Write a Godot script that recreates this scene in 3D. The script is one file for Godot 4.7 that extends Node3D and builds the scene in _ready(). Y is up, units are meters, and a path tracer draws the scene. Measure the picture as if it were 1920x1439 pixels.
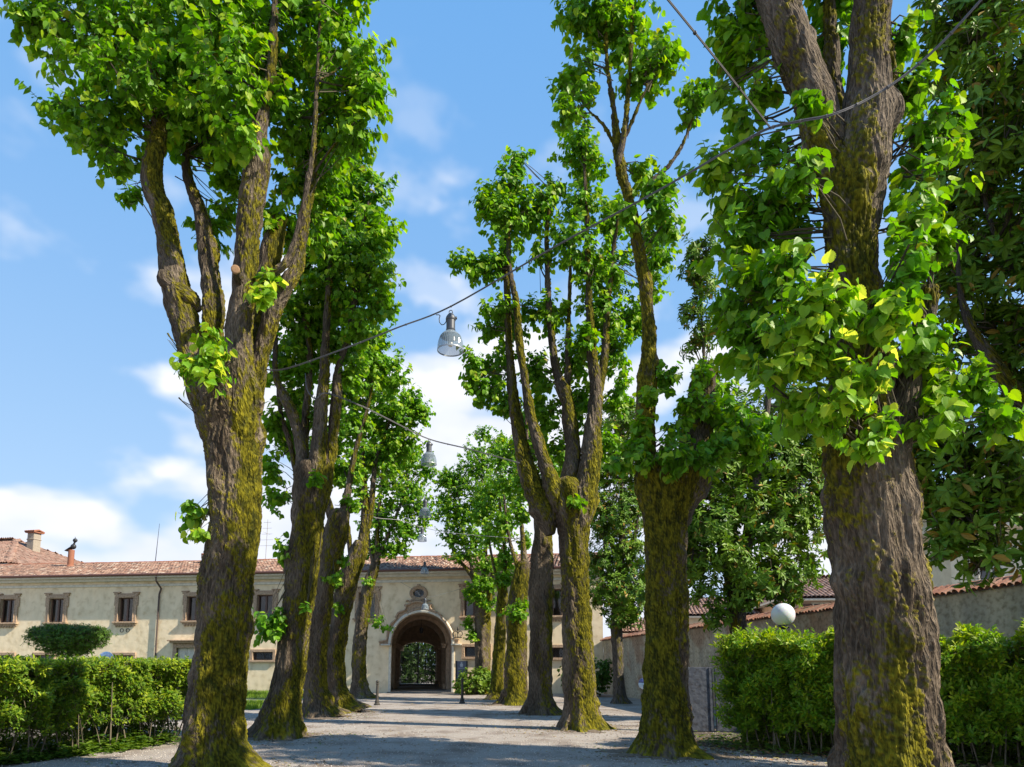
extends Node3D
# A gravel drive between two rows of old pollarded lime trees, leading to an arched gateway in a long plastered palace wing. Metres, y up.

const TREES := [
	{"called":"lime_tree","kind":"lime","label":"nearest lime tree on the left, its trunk splitting into several thick mossy limbs","group":"mossy pollarded lime trees lining the gravel drive","at":[-4.62,-11.02],"moss":0.16,"side":[1,0,0.55],"flare":0.75,"around":150,"step":0.03,"leaf":0.125,"fill":0.85,"pick":1,
	"trunk":[[0,-0.12,0,0.639],[-0.01,0.16,0,0.572],[-0.02,0.53,0,0.49],[-0.02,1.18,0,0.44],[0.03,2.02,0,0.437],[0.06,2.87,0,0.434],[0.12,3.74,0,0.431],[0.1,4.62,0,0.451],[0,5.52,0,0.494],[-0.1,6.12,0,0.487]],
	"limbs":[[[-0.26,5.5,0.05,0.304],[-0.58,6.4,0.1,0.254],[-0.79,7.21,0.15,0.237],[-0.94,7.79,0.2,0.228],[-1.1,8.5,0.2,0.197],[-1.27,9.17,0.2,0.185],[-1.45,9.65,0.2,0.181],[-1.48,10.1,0.2,0.166],[-1.46,10.82,0.1,0.113],[-1.65,11.73,0,0.081],[-1.83,12.78,0,0.057],[-1.99,14.06,0,0.033]],
	[[-0.36,5.98,-0.25,0.289],[-0.57,7,-0.4,0.202],[-0.66,8.04,-0.5,0.179],[-0.84,8.9,-0.6,0.186],[-1.01,9.73,-0.6,0.13],[-1.26,10.35,-0.6,0.095],[-1.34,10.88,-0.6,0.074],[-1.33,11.96,-0.6,0.057],[-1.4,13.16,-0.6,0.035]],
	[[0.15,5.49,0.1,0.387],[0.17,6.33,0.25,0.288],[0.16,7.04,0.3,0.233],[0.22,7.75,0.35,0.198],[0.26,8.56,0.4,0.194],[0.32,9.31,0.4,0.225],[0.4,9.99,0.4,0.223],[0.34,10.36,0.4,0.191],[0.48,11.16,0.4,0.101],[0.54,12.07,0.4,0.072],[0.54,13.09,0.4,0.047]],
	[[0.15,6.4,-0.35,0.263],[0.23,7.54,-0.5,0.227],[0.26,8.34,-0.5,0.212],[0.36,9.18,-0.55,0.188],[0.4,9.57,-0.6,0.154]],
	[[0.31,6.48,-0.1,0.167],[0.49,7.21,-0.05,0.151],[0.63,7.66,0,0.139],[0.82,8.06,0,0.145],[0.91,8.34,-0.1,0.121],[0.95,8.75,-0.2,0.105],[0.99,9.42,-0.3,0.085],[1.05,10.31,-0.4,0.064],[1.07,11.46,-0.4,0.037]],
	[[0.54,8.04,0.2,0.075],[0.75,8.13,0.25,0.071],[0.93,8.37,0.25,0.067],[1.06,8.89,0.25,0.059],[1.17,9.62,0.25,0.051],[1.26,10.26,0.3,0.043],[1.28,11.55,0.3,0.035],[1.3,12.99,0.3,0.027]],
	[[0.2,7.45,0.35,0.129],[0.2,7.75,0.5,0.087],[0.34,7.68,0.95,0.061]],
	[[-0.72,7.65,0.2,0.158],[-1.04,7.84,0.35,0.131],[-1.07,7.98,0.4,0.092]]],
	"clumps":[[-3.92,13.04,0,0.43,0.3],[-3.41,13.08,-0.25,0.87,0.65],[-2.1,12.78,0,1.23,0.84],[-1.88,11.25,0.62,0.97,0.59],[-3.22,11.37,0,0.51,0.29],[-2.42,10.85,0.25,0.77,0.45],[-2.11,10.25,0.25,0.45,0.32],[-1.74,12.74,-0.62,0.99,0.99],[-1.31,11.22,-0.12,0.75,0.57],[-0.51,12.6,0.38,1.01,0.72],[-0.01,11.14,0.75,0.79,0.77],[-0.82,11.44,-0.5,0.58,0.48],[0.17,13.03,-0.25,0.97,0.86],[0.31,12.19,-0.5,0.78,0.76],[1.1,13.26,-0.38,0.78,0.77],[1.69,12.38,-0.25,0.63,0.85],[2.07,11.74,-0.12,0.36,0.57],[1.34,11.87,-0.75,0.75,0.66],[1.77,11.07,-0.25,0.46,0.39],[0.59,11.28,-0.38,0.58,0.42],[0.32,9.93,1,0.42,0.28],[0.86,11.19,-1.12,0.51,0.5],[0.94,10.62,-1.25,0.46,0.44],[-1.76,9.5,0.25,0.15,0.21],[-1.36,12.14,-1,0.41,0.67],[-1.02,9.77,-1.12,0.3,0.39],[-0.87,11.08,-1.12,0.35,0.44],[-0.01,6.54,0.94,0.21,0.29],[-0.15,6.11,0.94,0.24,0.34],[0.11,6,1,0.16,0.22],[-0.93,6.87,0.38,0.09,0.13],[-0.68,5.81,0.38,0.08,0.09],[-0.49,4.02,0.12,0.14,0.21],[-0.27,3.66,0.38,0.07,0.1],[0.64,7.41,0.62,0.14,0.23],[0.61,7.9,0.25,0.12,0.17],[-1.87,14.67,-0.25,1.47,0.78],[-0.1,14.79,-0.25,1.48,0.89],[1.25,14.71,-0.38,1.09,0.9],[-3.61,14.34,-0.25,1.08,0.55],[0.46,9.66,-1.12,0.2,0.43],[0.42,9.7,-0.56,0.23,0.23],[0.33,9.37,-0.38,0.13,0.14],[0.61,10.76,-1,0.4,0.37],[0.87,9.96,-1.25,0.35,0.44],[-0.7,10.9,-1.25,0.25,0.29],[-0.93,10.38,-1.38,0.27,0.29],[-1.41,11.22,-0.75,0.34,0.32]]},
	{"called":"lime_tree","kind":"lime","label":"second left lime tree with broad root flare and a leaf tuft low on its trunk","group":"mossy pollarded lime trees lining the gravel drive","at":[-5.3,-16.07],"moss":0.1,"side":[1,0,0.3],"flare":0.55,"around":110,"step":0.035,"leaf":0.132,"fill":1.0,"pick":0,
	"trunk":[[0,-0.11,0,0.678],[0.03,0.27,0,0.565],[0.07,0.75,0,0.44],[0.14,1.36,0,0.379],[0.23,2.21,0,0.37],[0.32,3.08,0,0.361],[0.38,3.96,0,0.388],[0.47,4.72,0,0.397],[0.49,5.62,0,0.424],[0.51,6.27,0,0.402]],
	"limbs":[[[0.33,6.01,0,0.206],[0.26,6.66,0,0.146],[0.13,7.25,0,0.134],[-0.03,7.72,0,0.134],[-0.25,8.19,0,0.104],[-0.43,8.59,0,0.073],[-0.47,9.48,0,0.067],[-0.49,10.44,0,0.049]],
	[[0.64,5.98,0.1,0.266],[0.7,6.89,0.1,0.201],[0.73,7.81,0.1,0.166],[0.77,8.48,0.1,0.136],[0.78,9.29,0.1,0.112],[0.79,9.97,0.1,0.1],[0.81,10.94,0.1,0.082],[0.8,12.41,0,0.058],[0.81,13.85,0,0.039]],
	[[0.8,5.77,-0.1,0.184],[0.95,6.96,-0.1,0.136],[1.03,8.09,-0.1,0.138],[1.04,8.64,-0.1,0.113],[1.13,9.11,-0.1,0.088],[1.3,9.8,-0.1,0.083],[1.41,10.78,-0.1,0.071],[1.42,11.91,-0.1,0.045],[1.7,13.13,0,0.033]],
	[[0.26,6.22,-0.3,0.124],[0.2,7.73,-0.4,0.094],[0.27,9.11,-0.4,0.083],[0.13,10.09,-0.4,0.077],[-0.03,10.8,-0.4,0.064],[-0.11,11.95,-0.4,0.045]],
	[[0.12,6.06,-0.2,0.086],[-0.09,6.89,-0.3,0.074],[-0.39,7.83,-0.3,0.056],[-0.53,8.83,-0.4,0.037]]],
	"clumps":[[0.21,12.54,-0.62,0.55,0.74],[-0.14,11.73,-0.75,0.41,0.65],[0.51,11.8,-0.62,0.55,0.73],[0.36,10.19,-0.88,0.55,0.64],[-0.16,8.24,-1,0.41,0.57],[-0.39,7.25,-1,0.35,0.5],[1.33,8.82,-0.38,0.34,0.42],[1.21,11.7,0,0.99,0.99],[1.83,12.35,-0.12,0.62,0.79],[0.97,13.02,-0.25,0.95,0.66],[1.95,11.14,0,0.55,0.63],[2.14,10.3,0.25,0.45,0.38],[0.57,14.03,-0.62,0.77,0.6],[1.58,13.64,-0.5,0.58,0.67],[1.14,10.79,-0.38,0.81,0.71],[0.37,10.85,-0.75,0.62,0.8],[-0.11,10.07,-0.62,0.65,0.86],[-0.53,9.27,-0.75,0.54,0.64],[0.09,8.99,-0.75,0.47,0.71],[-0.22,10.58,-0.25,0.35,0.48],[1.04,9.66,-0.38,0.53,0.5],[1.58,9.76,0.25,0.39,0.41],[-0.53,7.59,-0.38,0.22,0.49],[-0.6,6.55,-0.5,0.26,0.54],[-0.43,5.61,-0.5,0.29,0.4],[0.48,7.63,-0.5,0.19,0.25],[0.11,15.24,-1,0.86,0.62],[0.94,14.88,-0.75,0.7,0.61],[-0.16,2.68,0.38,0.28,0.31],[-0.06,2.32,0.38,0.2,0.17],[-0.31,2.38,0.25,0.18,0.21],[0.02,4.31,0.12,0.16,0.3],[-0.19,3.96,0,0.11,0.11],[0.78,5.85,0.56,0.15,0.11],[0.68,2.91,0.5,0.08,0.11]]},
	{"called":"lime_tree","kind":"lime","label":"third lime tree on the left, dark fluted base spreading over the gravel in shade","group":"mossy pollarded lime trees lining the gravel drive","at":[-6.11,-22.42],"moss":0.02,"side":[1,0,0.2],"flare":0.7,"around":90,"step":0.045,"leaf":0.132,"fill":1.0,"pick":0,
	"trunk":[[0,-0.08,0,0.753],[-0.08,0.33,0,0.541],[-0.17,0.92,0,0.411],[-0.2,1.77,0,0.388],[-0.15,2.8,0,0.382],[-0.03,4.01,0,0.385],[0.14,5.06,0,0.388],[0.32,5.95,0,0.424],[0.43,6.57,0,0.358]],
	"limbs":[[[0.28,6.13,0,0.204],[-0.02,7.2,0,0.111],[-0.18,8.29,0,0.085],[-0.18,9.58,0,0.06]],
	[[0.52,6.22,0,0.221],[0.71,7.66,0,0.112],[0.86,8.66,0,0.087],[1.26,10.32,0,0.053],[1.5,11.83,0,0.035]],
	[[0.15,5.77,0,0.135],[-0.21,6.22,0,0.101],[-0.42,7.2,0,0.068],[-0.56,8.48,0,0.043]]],
	"clumps":[[0.6,9.67,-0.25,0.81,0.94],[1.23,11.64,0,0.76,0.95],[1.31,12.77,-0.38,0.66,0.78],[-0.07,8.63,-0.5,0.54,0.84],[-0.65,8.67,-0.62,0.44,0.75],[0.43,8.22,-0.38,0.61,0.63],[0.59,10.9,-0.5,0.73,0.77],[1.89,11.61,-0.38,0.73,0.61],[-0.38,7.14,-0.5,0.25,0.37],[0.73,6.93,0,0.28,0.32],[0.41,4.49,0.38,0.24,0.24],[0.49,5.08,-0.12,0.16,0.21]]},
	{"called":"lime_tree","kind":"lime","label":"fourth lime tree on the left, pale bark with one thick root sprawling toward the drive","group":"mossy pollarded lime trees lining the gravel drive","at":[-5.95,-25.04],"moss":0.06,"side":[1,0,0.2],"flare":0.7,"around":80,"step":0.05,"leaf":0.132,"fill":1.0,"pick":0,
	"trunk":[[0,-0.13,0,0.664],[-0.13,0.28,0,0.498],[-0.33,0.88,0,0.37],[-0.41,1.98,0,0.371],[-0.29,3.13,0,0.355],[-0.09,4.29,0,0.377],[0.15,5.27,0,0.379],[0.42,6.02,0,0.305]],
	"limbs":[[[0.45,5.76,0,0.229],[0.53,7.06,0,0.163],[0.44,8.36,0,0.135],[0.37,9.48,0,0.087],[0.44,10.51,0,0.068],[0.53,11.76,0,0.049],[0.53,13.45,0,0.04]],
	[[0.34,5.66,0,0.171],[0.73,7.26,0,0.125],[0.81,8.46,0,0.106],[0.95,9.48,0,0.068],[1.36,10.72,0,0.049]],
	[[0.19,5.17,0,0.152],[-0.01,6.06,0,0.095],[-0.13,7.06,0,0.067]]],
	"clumps":[[1.65,10.93,0,0.84,0.91],[2.23,11.39,-0.12,0.52,0.63],[0.96,11.91,-0.38,0.81,0.85],[1.24,9.56,-0.25,0.68,0.83],[0.52,9.39,-0.38,0.56,0.62],[1.93,9.98,-0.25,0.6,0.54],[0.66,10.69,-0.5,0.73,0.72],[0.41,7.89,-0.12,0.28,0.41],[2.53,11.08,-0.12,0.32,0.38],[-0.32,4.54,0.38,0.15,0.17],[-0.21,3.68,0.38,0.13,0.15]]},
	{"called":"lime_tree","kind":"lime","label":"last lime tree on the left, dark leaning trunk close to the arched gateway","group":"mossy pollarded lime trees lining the gravel drive","at":[-7.63,-35.4],"moss":0.0,"side":[1,0,0.2],"flare":0.6,"around":64,"step":0.06,"leaf":0.13,"fill":1.0,"pick":0,
	"trunk":[[0,-0.11,0,0.657],[-0.07,0.4,0,0.473],[-0.14,1.06,0,0.395],[-0.14,2.14,0,0.37],[-0.05,3.76,0,0.346],[0.13,5.13,0,0.348],[0.41,6.23,0,0.309],[0.64,7.01,0,0.216]],
	"limbs":[[[0.64,6.93,0,0.176],[0.65,8.75,0,0.109],[0.79,11.31,0,0.069],[0.87,13.62,0,0.041]],
	[[0.51,6.57,0,0.135],[0.16,8.47,0,0.081],[-0.03,10.45,0,0.054]],
	[[0.64,7.07,0,0.135],[1.4,8.89,0,0.082],[2.19,11.02,0,0.055]]],
	"clumps":[[1.26,11.44,-0.5,1.27,1.31],[2.34,10.45,0,1,1.14],[3.1,11.99,-0.38,0.51,0.7],[0.79,9.22,-0.25,1.01,1.14],[2.09,8.61,0,0.94,0.84],[3.01,9.65,-0.25,0.62,0.74],[1.54,7.65,-0.12,0.83,0.51],[0.38,7.69,-0.38,0.73,0.57],[0.76,3.87,0.38,0.38,0.27],[1.22,3.52,0.38,0.32,0.22],[-0.1,12.69,-0.75,0.86,1],[0.27,5.93,0.25,0.22,0.27],[1.94,12.61,-0.5,1.02,0.88]]},
	{"called":"lime_tree","kind":"lime","label":"nearest lime tree on the right, huge furrowed trunk half wrapped in large backlit leaves","group":"mossy pollarded lime trees lining the gravel drive","at":[3.74,-7],"moss":0.0,"side":[-0.6,0,0.8],"flare":0.35,"around":190,"step":0.022,"leaf":0.118,"fill":1.1,"pick":1,
	"trunk":[[0,-0.07,0,0.687],[0.01,0.2,0,0.616],[0.02,0.61,0,0.523],[0.01,1.02,0,0.494],[0.01,1.47,0,0.475],[0,2.27,0,0.449],[-0.03,2.89,0,0.449],[-0.05,3.52,0,0.45],[-0.05,3.92,0,0.433]],
	"limbs":[[[-0.07,3.63,0,0.422],[-0.06,4.56,0,0.333],[-0.06,5.21,0,0.292],[-0.05,5.75,0,0.269],[-0.04,6.25,0,0.291],[-0.02,6.68,0,0.355],[-0.02,7.06,0,0.31],[-0.02,7.22,0,0.233]],
	[[-0.13,6.98,-0.05,0.283],[-0.29,7.56,-0.05,0.246],[-0.36,7.95,-0.05,0.237],[-0.54,8.55,-0.05,0.247],[-0.69,9.28,-0.1,0.237],[-0.87,10.12,-0.1,0.196],[-0.95,11.2,-0.1,0.129]],
	[[0.01,6.9,0.05,0.358],[0.14,7.47,0.05,0.312],[0.21,7.96,0.05,0.257],[0.25,8.51,0.05,0.217],[0.31,9.05,0.05,0.208],[0.44,10.14,0,0.174],[0.55,11.35,0,0.117]],
	[[-0.03,3.6,0.1,0.264],[0.2,4.04,0.15,0.199],[0.3,4.36,0.2,0.15],[0.45,4.87,0.2,0.117],[0.57,5.28,0.2,0.108],[0.61,5.49,0.2,0.094]],
	[[0.2,7.62,-0.45,0.166],[0.13,8.28,-0.5,0.113],[0.11,8.92,-0.5,0.086],[0.14,9.93,-0.5,0.064]],
	[[0.46,7.29,-0.2,0.104],[0.76,8.47,-0.4,0.054],[0.75,9.25,-0.4,0.038],[0.97,10.23,-0.5,0.025]]],
	"clumps":[[-1.18,5.58,-0.12,0.34,0.41],[-1.08,5.03,-0.12,0.38,0.42],[-0.99,4.83,0.62,0.36,0.38],[-0.81,4.97,0.88,0.27,0.26],[-0.86,4.45,0.75,0.3,0.29],[-1.08,4.29,0.38,0.35,0.28],[-0.83,3.97,0.62,0.36,0.21],[-0.63,4.03,0.94,0.22,0.17],[-0.42,4.26,0.94,0.18,0.17],[-0.48,3.6,0.88,0.09,0.12],[-0.34,3.81,0.88,0.12,0.12],[-1.18,6.37,-0.38,0.3,0.36],[-0.86,6.76,-0.38,0.37,0.43],[-1.17,7.18,-0.5,0.29,0.3],[-0.77,7.42,-0.38,0.32,0.3],[-1.38,7.48,-0.62,0.22,0.18],[-0.95,8.01,-0.5,0.28,0.24],[-0.91,5.67,0.25,0.25,0.29],[-0.5,6.63,-0.38,0.24,0.33],[-1,8.97,-0.62,0.26,0.4],[-0.91,9.63,-0.62,0.39,0.37],[-0.86,8.31,-0.38,0.16,0.23],[-0.69,9.11,-0.38,0.16,0.21],[-1.25,8.47,-0.62,0.09,0.17],[0.51,6.26,0.25,0.26,0.34],[0.83,6.84,0.12,0.26,0.29],[0.92,7.62,-0.12,0.23,0.37],[1.24,7.49,-0.12,0.19,0.24],[0.01,5.47,0.75,0.27,0.25],[0.72,6.08,0.25,0.18,0.24],[-0.27,4.86,0.88,0.2,0.17],[0.11,5.16,0.62,0.24,0.22],[0.33,5.69,0.5,0.17,0.21],[0.23,4.73,0.5,0.19,0.2],[0.9,8.31,-0.38,0.16,0.28],[0.61,4.18,0.38,0.28,0.2],[0.98,4.45,0.25,0.18,0.15],[1.12,4.11,0.25,0.2,0.11],[0.31,3.97,0.5,0.23,0.14],[0.61,4.62,0.25,0.18,0.17],[0.75,3.96,0.38,0.21,0.12],[0.22,9.31,-0.75,0.21,0.37],[0.27,9.76,-0.75,0.23,0.27],[0.97,9.21,-0.5,0.14,0.29],[-0.8,6.61,0.5,0.13,0.2],[-0.71,7.28,0.62,0.09,0.15],[-0.39,10.23,-0.38,0.52,0.37],[0.73,10.52,-0.5,0.53,0.45]]},
	{"called":"lime_tree","kind":"lime","label":"second right lime tree, mossy bole with a broken dark stub and leafy collar","group":"mossy pollarded lime trees lining the gravel drive","at":[2.91,-12.99],"moss":0.2,"side":[-0.5,0,0.8],"flare":0.5,"around":130,"step":0.03,"leaf":0.13,"fill":0.85,"pick":0,
	"trunk":[[0,-0.09,0,0.714],[-0.02,0.19,0,0.564],[-0.04,0.62,0,0.48],[-0.03,1.5,0,0.426],[-0.01,2.49,0,0.41],[0.01,3.5,0,0.409],[0.02,4.33,0,0.437],[0.06,4.85,0,0.538],[0.1,5.27,0,0.63]],
	"limbs":[[[-0.23,4.95,0,0.311],[-0.32,5.69,0,0.212],[-0.3,6.55,0,0.193],[-0.24,7.31,0,0.195],[-0.2,7.97,0,0.149],[-0.24,8.86,0,0.13],[-0.34,9.76,0,0.126],[-0.44,10.45,0,0.111],[-0.55,11.04,0,0.101],[-0.68,11.56,0,0.112],[-0.73,12.04,0,0.097],[-0.81,12.99,0,0.06],[-0.92,13.91,0,0.044],[-0.95,15.02,0,0.028]],
	[[-0.75,11.78,0.1,0.08],[-0.61,12.43,0.1,0.069],[-0.53,13.33,0.1,0.048],[-0.42,14.67,0.1,0.038],[-0.36,16.29,0,0.028]],
	[[-0.26,11.04,0,0.069],[-0.14,11.25,0,0.069],[0.03,11.47,0,0.058],[0.31,11.76,0,0.047],[0.6,12.24,0,0.037],[0.82,12.87,0,0.026],[0.95,13.36,0,0.016]],
	[[-0.61,11.82,-0.1,0.049],[-0.98,12.66,-0.1,0.033],[-1.27,13,-0.1,0.022]],
	[[-0.56,12.37,0.1,0.037],[-0.37,12.82,0.2,0.032],[-0.14,13.36,0.2,0.021]],
	[[0.39,4.98,-0.1,0.46],[0.64,5.72,-0.1,0.341],[0.77,6.37,-0.1,0.292],[0.83,6.91,-0.1,0.277],[0.89,7.31,-0.1,0.243]]],
	"clumps":[[-1.06,15.21,0,0.69,0.53],[-1.5,15.4,-0.12,0.41,0.43],[-0.52,14.9,-0.25,0.57,0.51],[0,14.09,0.12,0.51,0.51],[0.37,14.34,0,0.29,0.27],[-0.29,13.78,-0.12,0.54,0.42],[-1.63,13.53,-0.12,0.38,0.37],[-1.81,12.93,0,0.24,0.24],[-1.44,14.27,-0.25,0.38,0.45],[-0.75,16.17,-0.12,1.02,0.64],[0.85,13.19,0.12,0.24,0.31],[0.71,12.87,0,0.18,0.19],[1.12,13.48,0,0.15,0.17],[0,10.68,0.25,0.32,0.37],[0.15,10.28,0.25,0.21,0.29],[0.01,11.14,0.25,0.34,0.2],[-0.61,10.54,0.38,0.29,0.36],[-0.26,11.69,-0.25,0.27,0.29],[-0.58,5.58,0.5,0.34,0.27],[-0.19,5.45,0.75,0.43,0.28],[0.35,5.32,0.88,0.48,0.26],[0.88,5.5,0.75,0.43,0.32],[1.37,5.94,0.5,0.4,0.41],[1.74,5.61,0.25,0.38,0.31],[1.34,6.44,0,0.35,0.37],[1.16,7.02,-0.38,0.32,0.38],[0.74,7.01,0.31,0.26,0.26],[0.52,6.51,0.38,0.24,0.27],[0.87,6.35,0.38,0.26,0.25],[0.91,7.42,0,0.23,0.18],[0.09,7.2,0.12,0.17,0.3],[-0.26,6.72,0.38,0.12,0.25],[0.18,6.15,0.5,0.22,0.23],[-0.47,6.05,0.5,0.14,0.19],[2.11,6.27,-0.12,0.36,0.32],[-0.84,5.4,0.25,0.22,0.17]]},
	{"called":"lime_tree","kind":"lime","label":"third lime tree on the right, sunlit yellow-green trunk forking into slender upright limbs","group":"mossy pollarded lime trees lining the gravel drive","at":[1.78,-18.09],"moss":0.22,"side":[1,0,0.5],"flare":0.45,"around":110,"step":0.035,"leaf":0.132,"fill":1.05,"pick":0,
	"trunk":[[0,-0.08,0,0.707],[-0.02,0.24,0,0.558],[-0.05,0.71,0,0.465],[-0.07,2.29,0,0.408],[-0.11,3.69,0,0.404],[-0.14,4.97,0,0.422],[-0.24,5.76,0,0.538],[-0.35,6.27,0,0.597]],
	"limbs":[[[-0.92,5.69,0,0.369],[-1.35,6.71,0,0.264],[-1.63,8.04,0,0.187],[-1.8,9.47,0,0.131],[-1.89,10.77,0,0.103],[-1.92,12.02,0,0.089],[-1.95,13.29,0,0.06],[-1.93,14.58,0,0.038]],
	[[-0.65,6.14,0.2,0.295],[-0.98,7.16,0.2,0.184],[-1.28,8.26,0.2,0.143],[-1.42,9.16,0.2,0.122],[-1.59,10.37,0.2,0.116],[-1.67,11.44,0.2,0.095],[-1.85,12.53,0.2,0.081],[-1.89,13.93,0,0.052]],
	[[-0.31,6.15,-0.1,0.328],[-0.14,7.48,-0.1,0.223],[-0.29,8.83,-0.1,0.189],[-0.55,9.59,-0.1,0.131],[-0.71,10.82,-0.1,0.096],[-0.78,12.24,-0.1,0.082],[-0.81,13.68,-0.1,0.067],[-0.65,14.9,0,0.038]],
	[[0.03,5.66,0.1,0.421],[0.3,6.82,0.1,0.311],[0.37,7.85,0.1,0.256],[0.49,8.9,0.1,0.186],[0.4,9.96,0.1,0.159],[0.36,11.03,0.1,0.123],[0.33,12.18,0,0.088],[0.32,13.93,0,0.059],[0.27,15.89,0,0.038]],
	[[0.51,8.72,-0.2,0.145],[0.75,9.94,-0.2,0.124],[0.87,11.24,-0.3,0.096],[1.02,12.84,-0.3,0.067],[1.22,14.25,0,0.044]],
	[[-0.23,9.1,-0.4,0.103],[-0.22,10.5,-0.4,0.082],[-0.16,11.93,-0.4,0.06],[-0.14,13.13,0,0.037]]],
	"clumps":[[-2,14.09,0,0.69,0.71],[-2.46,14.75,-0.12,0.42,0.46],[-1.85,15.32,-0.12,0.49,0.56],[-1.59,15.98,-0.12,0.27,0.33],[-3.1,12.73,0.12,0.35,0.24],[-2.66,12.5,0.12,0.56,0.41],[-2.15,12.97,0,0.51,0.54],[-1.32,14.34,-0.12,0.6,0.65],[-0.63,15.17,-0.25,0.34,0.43],[-0.86,14.76,-0.25,0.37,0.49],[0.15,16.59,-0.25,0.55,0.74],[0.47,16.01,-0.38,0.46,0.67],[0.21,14.76,-0.25,0.55,0.66],[-0.13,13.45,0,0.66,0.64],[0.39,12.73,-0.12,0.6,0.7],[1.15,14.27,-0.5,0.55,0.73],[1.06,12.87,-0.62,0.61,0.82],[0.81,11.57,-0.62,0.67,0.71],[2.49,13.44,-0.75,0.37,0.6],[2.31,12.45,-0.75,0.37,0.56],[2.11,14.11,-0.75,0.4,0.5],[-0.58,11.37,-0.25,0.45,0.5],[-1.18,11.53,-0.25,0.36,0.38],[-1.03,13.05,-0.12,0.3,0.32],[-2.21,11.41,0.12,0.44,0.26],[-2.44,10.98,-0.25,0.39,0.31],[-1.78,11.19,-0.5,0.39,0.57],[-2.88,9.75,-0.12,0.35,0.46],[-2.51,9.12,-0.25,0.56,0.49],[-2.15,10.08,-0.5,0.51,0.53],[-1.92,8.78,-0.38,0.47,0.34],[-1.02,9.82,-0.62,0.45,0.63],[-0.87,8.62,-0.75,0.51,0.62],[0.04,10.3,-0.62,0.57,0.63],[0.2,8.98,-0.88,0.55,0.63],[1.1,10.45,-0.62,0.48,0.7],[1.25,9.24,-0.75,0.39,0.57],[-0.42,7.57,-0.88,0.33,0.47],[0.79,7.88,-0.88,0.39,0.47],[-1.4,7.53,-0.75,0.36,0.37],[-0.13,5.82,0.62,0.16,0.17],[0.2,10.34,0.25,0.32,0.46],[1.79,11.61,-1,0.37,0.66]]},
	{"called":"lime_tree","kind":"lime","label":"fourth lime tree on the right, dark grey trunk with a knobbly cut top","group":"mossy pollarded lime trees lining the gravel drive","at":[1.02,-23.66],"moss":-0.12,"side":[1,0,0.2],"flare":0.5,"around":80,"step":0.05,"leaf":0.132,"fill":1.0,"pick":0,
	"trunk":[[0,-0.11,0,0.698],[-0.03,0.26,0,0.52],[-0.07,0.8,0,0.431],[-0.06,1.96,0,0.416],[-0.03,3.96,0,0.438],[0.01,5.25,0,0.423],[0.05,6.1,0,0.332],[0.07,6.66,0,0.241]],
	"limbs":[[[-0.06,6.1,0,0.185],[-0.28,7.7,0,0.093],[-0.46,9.24,0,0.066],[-0.55,10.81,0,0.038]],
	[[0.16,6.19,0,0.148],[0.28,7.51,0,0.084],[0.38,8.66,0,0.056]]],
	"clumps":[[-0.24,9.69,-0.75,0.5,0.72],[-0.54,8.26,-0.62,0.46,0.59],[0.33,8.69,-0.75,0.42,0.6],[-0.74,7.03,-0.38,0.34,0.5],[-0.44,10.69,-0.75,0.43,0.49]]},
	{"called":"lime_tree","kind":"lime","label":"stout lime tree on the right with a leafy sprig halfway up its trunk","group":"mossy pollarded lime trees lining the gravel drive","at":[0.11,-29.52],"moss":0.12,"side":[0,0,1],"flare":0.5,"around":64,"step":0.06,"leaf":0.13,"fill":1.0,"pick":0,
	"trunk":[[0,-0.11,0,0.716],[0.02,0.38,0,0.538],[0.05,0.82,0,0.494],[0.07,2.27,0,0.486],[0.12,3.86,0,0.478],[0.23,5,0,0.423],[0.39,5.93,0,0.31]],
	"limbs":[[[0.44,5.81,0,0.183],[0.3,7.68,0,0.092],[0.12,9.69,0,0.058],[0.01,11.38,0,0.035]],
	[[0.25,5.46,0,0.137],[-0.23,7.09,0,0.081],[-0.46,8.98,0,0.046]]],
	"clumps":[[-0.11,9.83,-0.5,0.81,0.97],[-0.59,11.09,-0.62,0.57,0.64],[0.25,11.09,-0.62,0.57,0.74],[-0.46,7.85,-0.25,0.56,0.71],[0.07,3.81,0.62,0.49,0.27],[0.22,4.15,0.62,0.31,0.22],[0.47,7.18,-0.5,0.28,0.48]]},
	{"called":"lime_tree","kind":"lime","label":"slender mossy lime tree just left of the stout sprigged one on the right","group":"mossy pollarded lime trees lining the gravel drive","at":[-0.73,-34.25],"moss":0.12,"side":[0,0,1],"flare":0.5,"around":48,"step":0.07,"leaf":0.13,"fill":1.0,"pick":0,
	"trunk":[[0,-0.08,0,0.572],[0.02,0.41,0,0.417],[0.05,0.95,0,0.365],[0.12,2.9,0,0.328],[0.23,4.75,0,0.304],[0.33,5.6,0,0.199]],
	"limbs":[[[0.33,5.41,0,0.146],[0.38,7.16,0,0.093],[0.14,9.61,0,0.067],[-0.08,11.55,0,0.041]],
	[[0.2,5.02,0,0.132],[-0.2,6.62,0,0.08],[-0.48,8.24,0,0.054]]],
	"clumps":[[0.05,10.5,-0.25,0.92,1],[-0.21,8.24,0,0.7,0.82],[0.46,6.89,0,0.53,0.7],[0.33,5.92,0.25,0.58,0.43],[-0.77,9.42,-0.38,0.65,0.83]]},
	{"called":"lime_tree","kind":"lime","label":"farthest lime tree on the right, standing beside the arched gateway and the bright shrub","group":"mossy pollarded lime trees lining the gravel drive","at":[-1.76,-40.6],"moss":0.05,"side":[1,0,0.2],"flare":0.35,"around":48,"step":0.07,"leaf":0.13,"fill":1.0,"pick":0,
	"trunk":[[0,-0.11,0,0.647],[0.03,0.53,0,0.509],[0.05,1.6,0,0.48],[0.04,3.15,0,0.498],[0.04,4.71,0,0.5],[0.06,6.03,0,0.518]],
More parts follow.
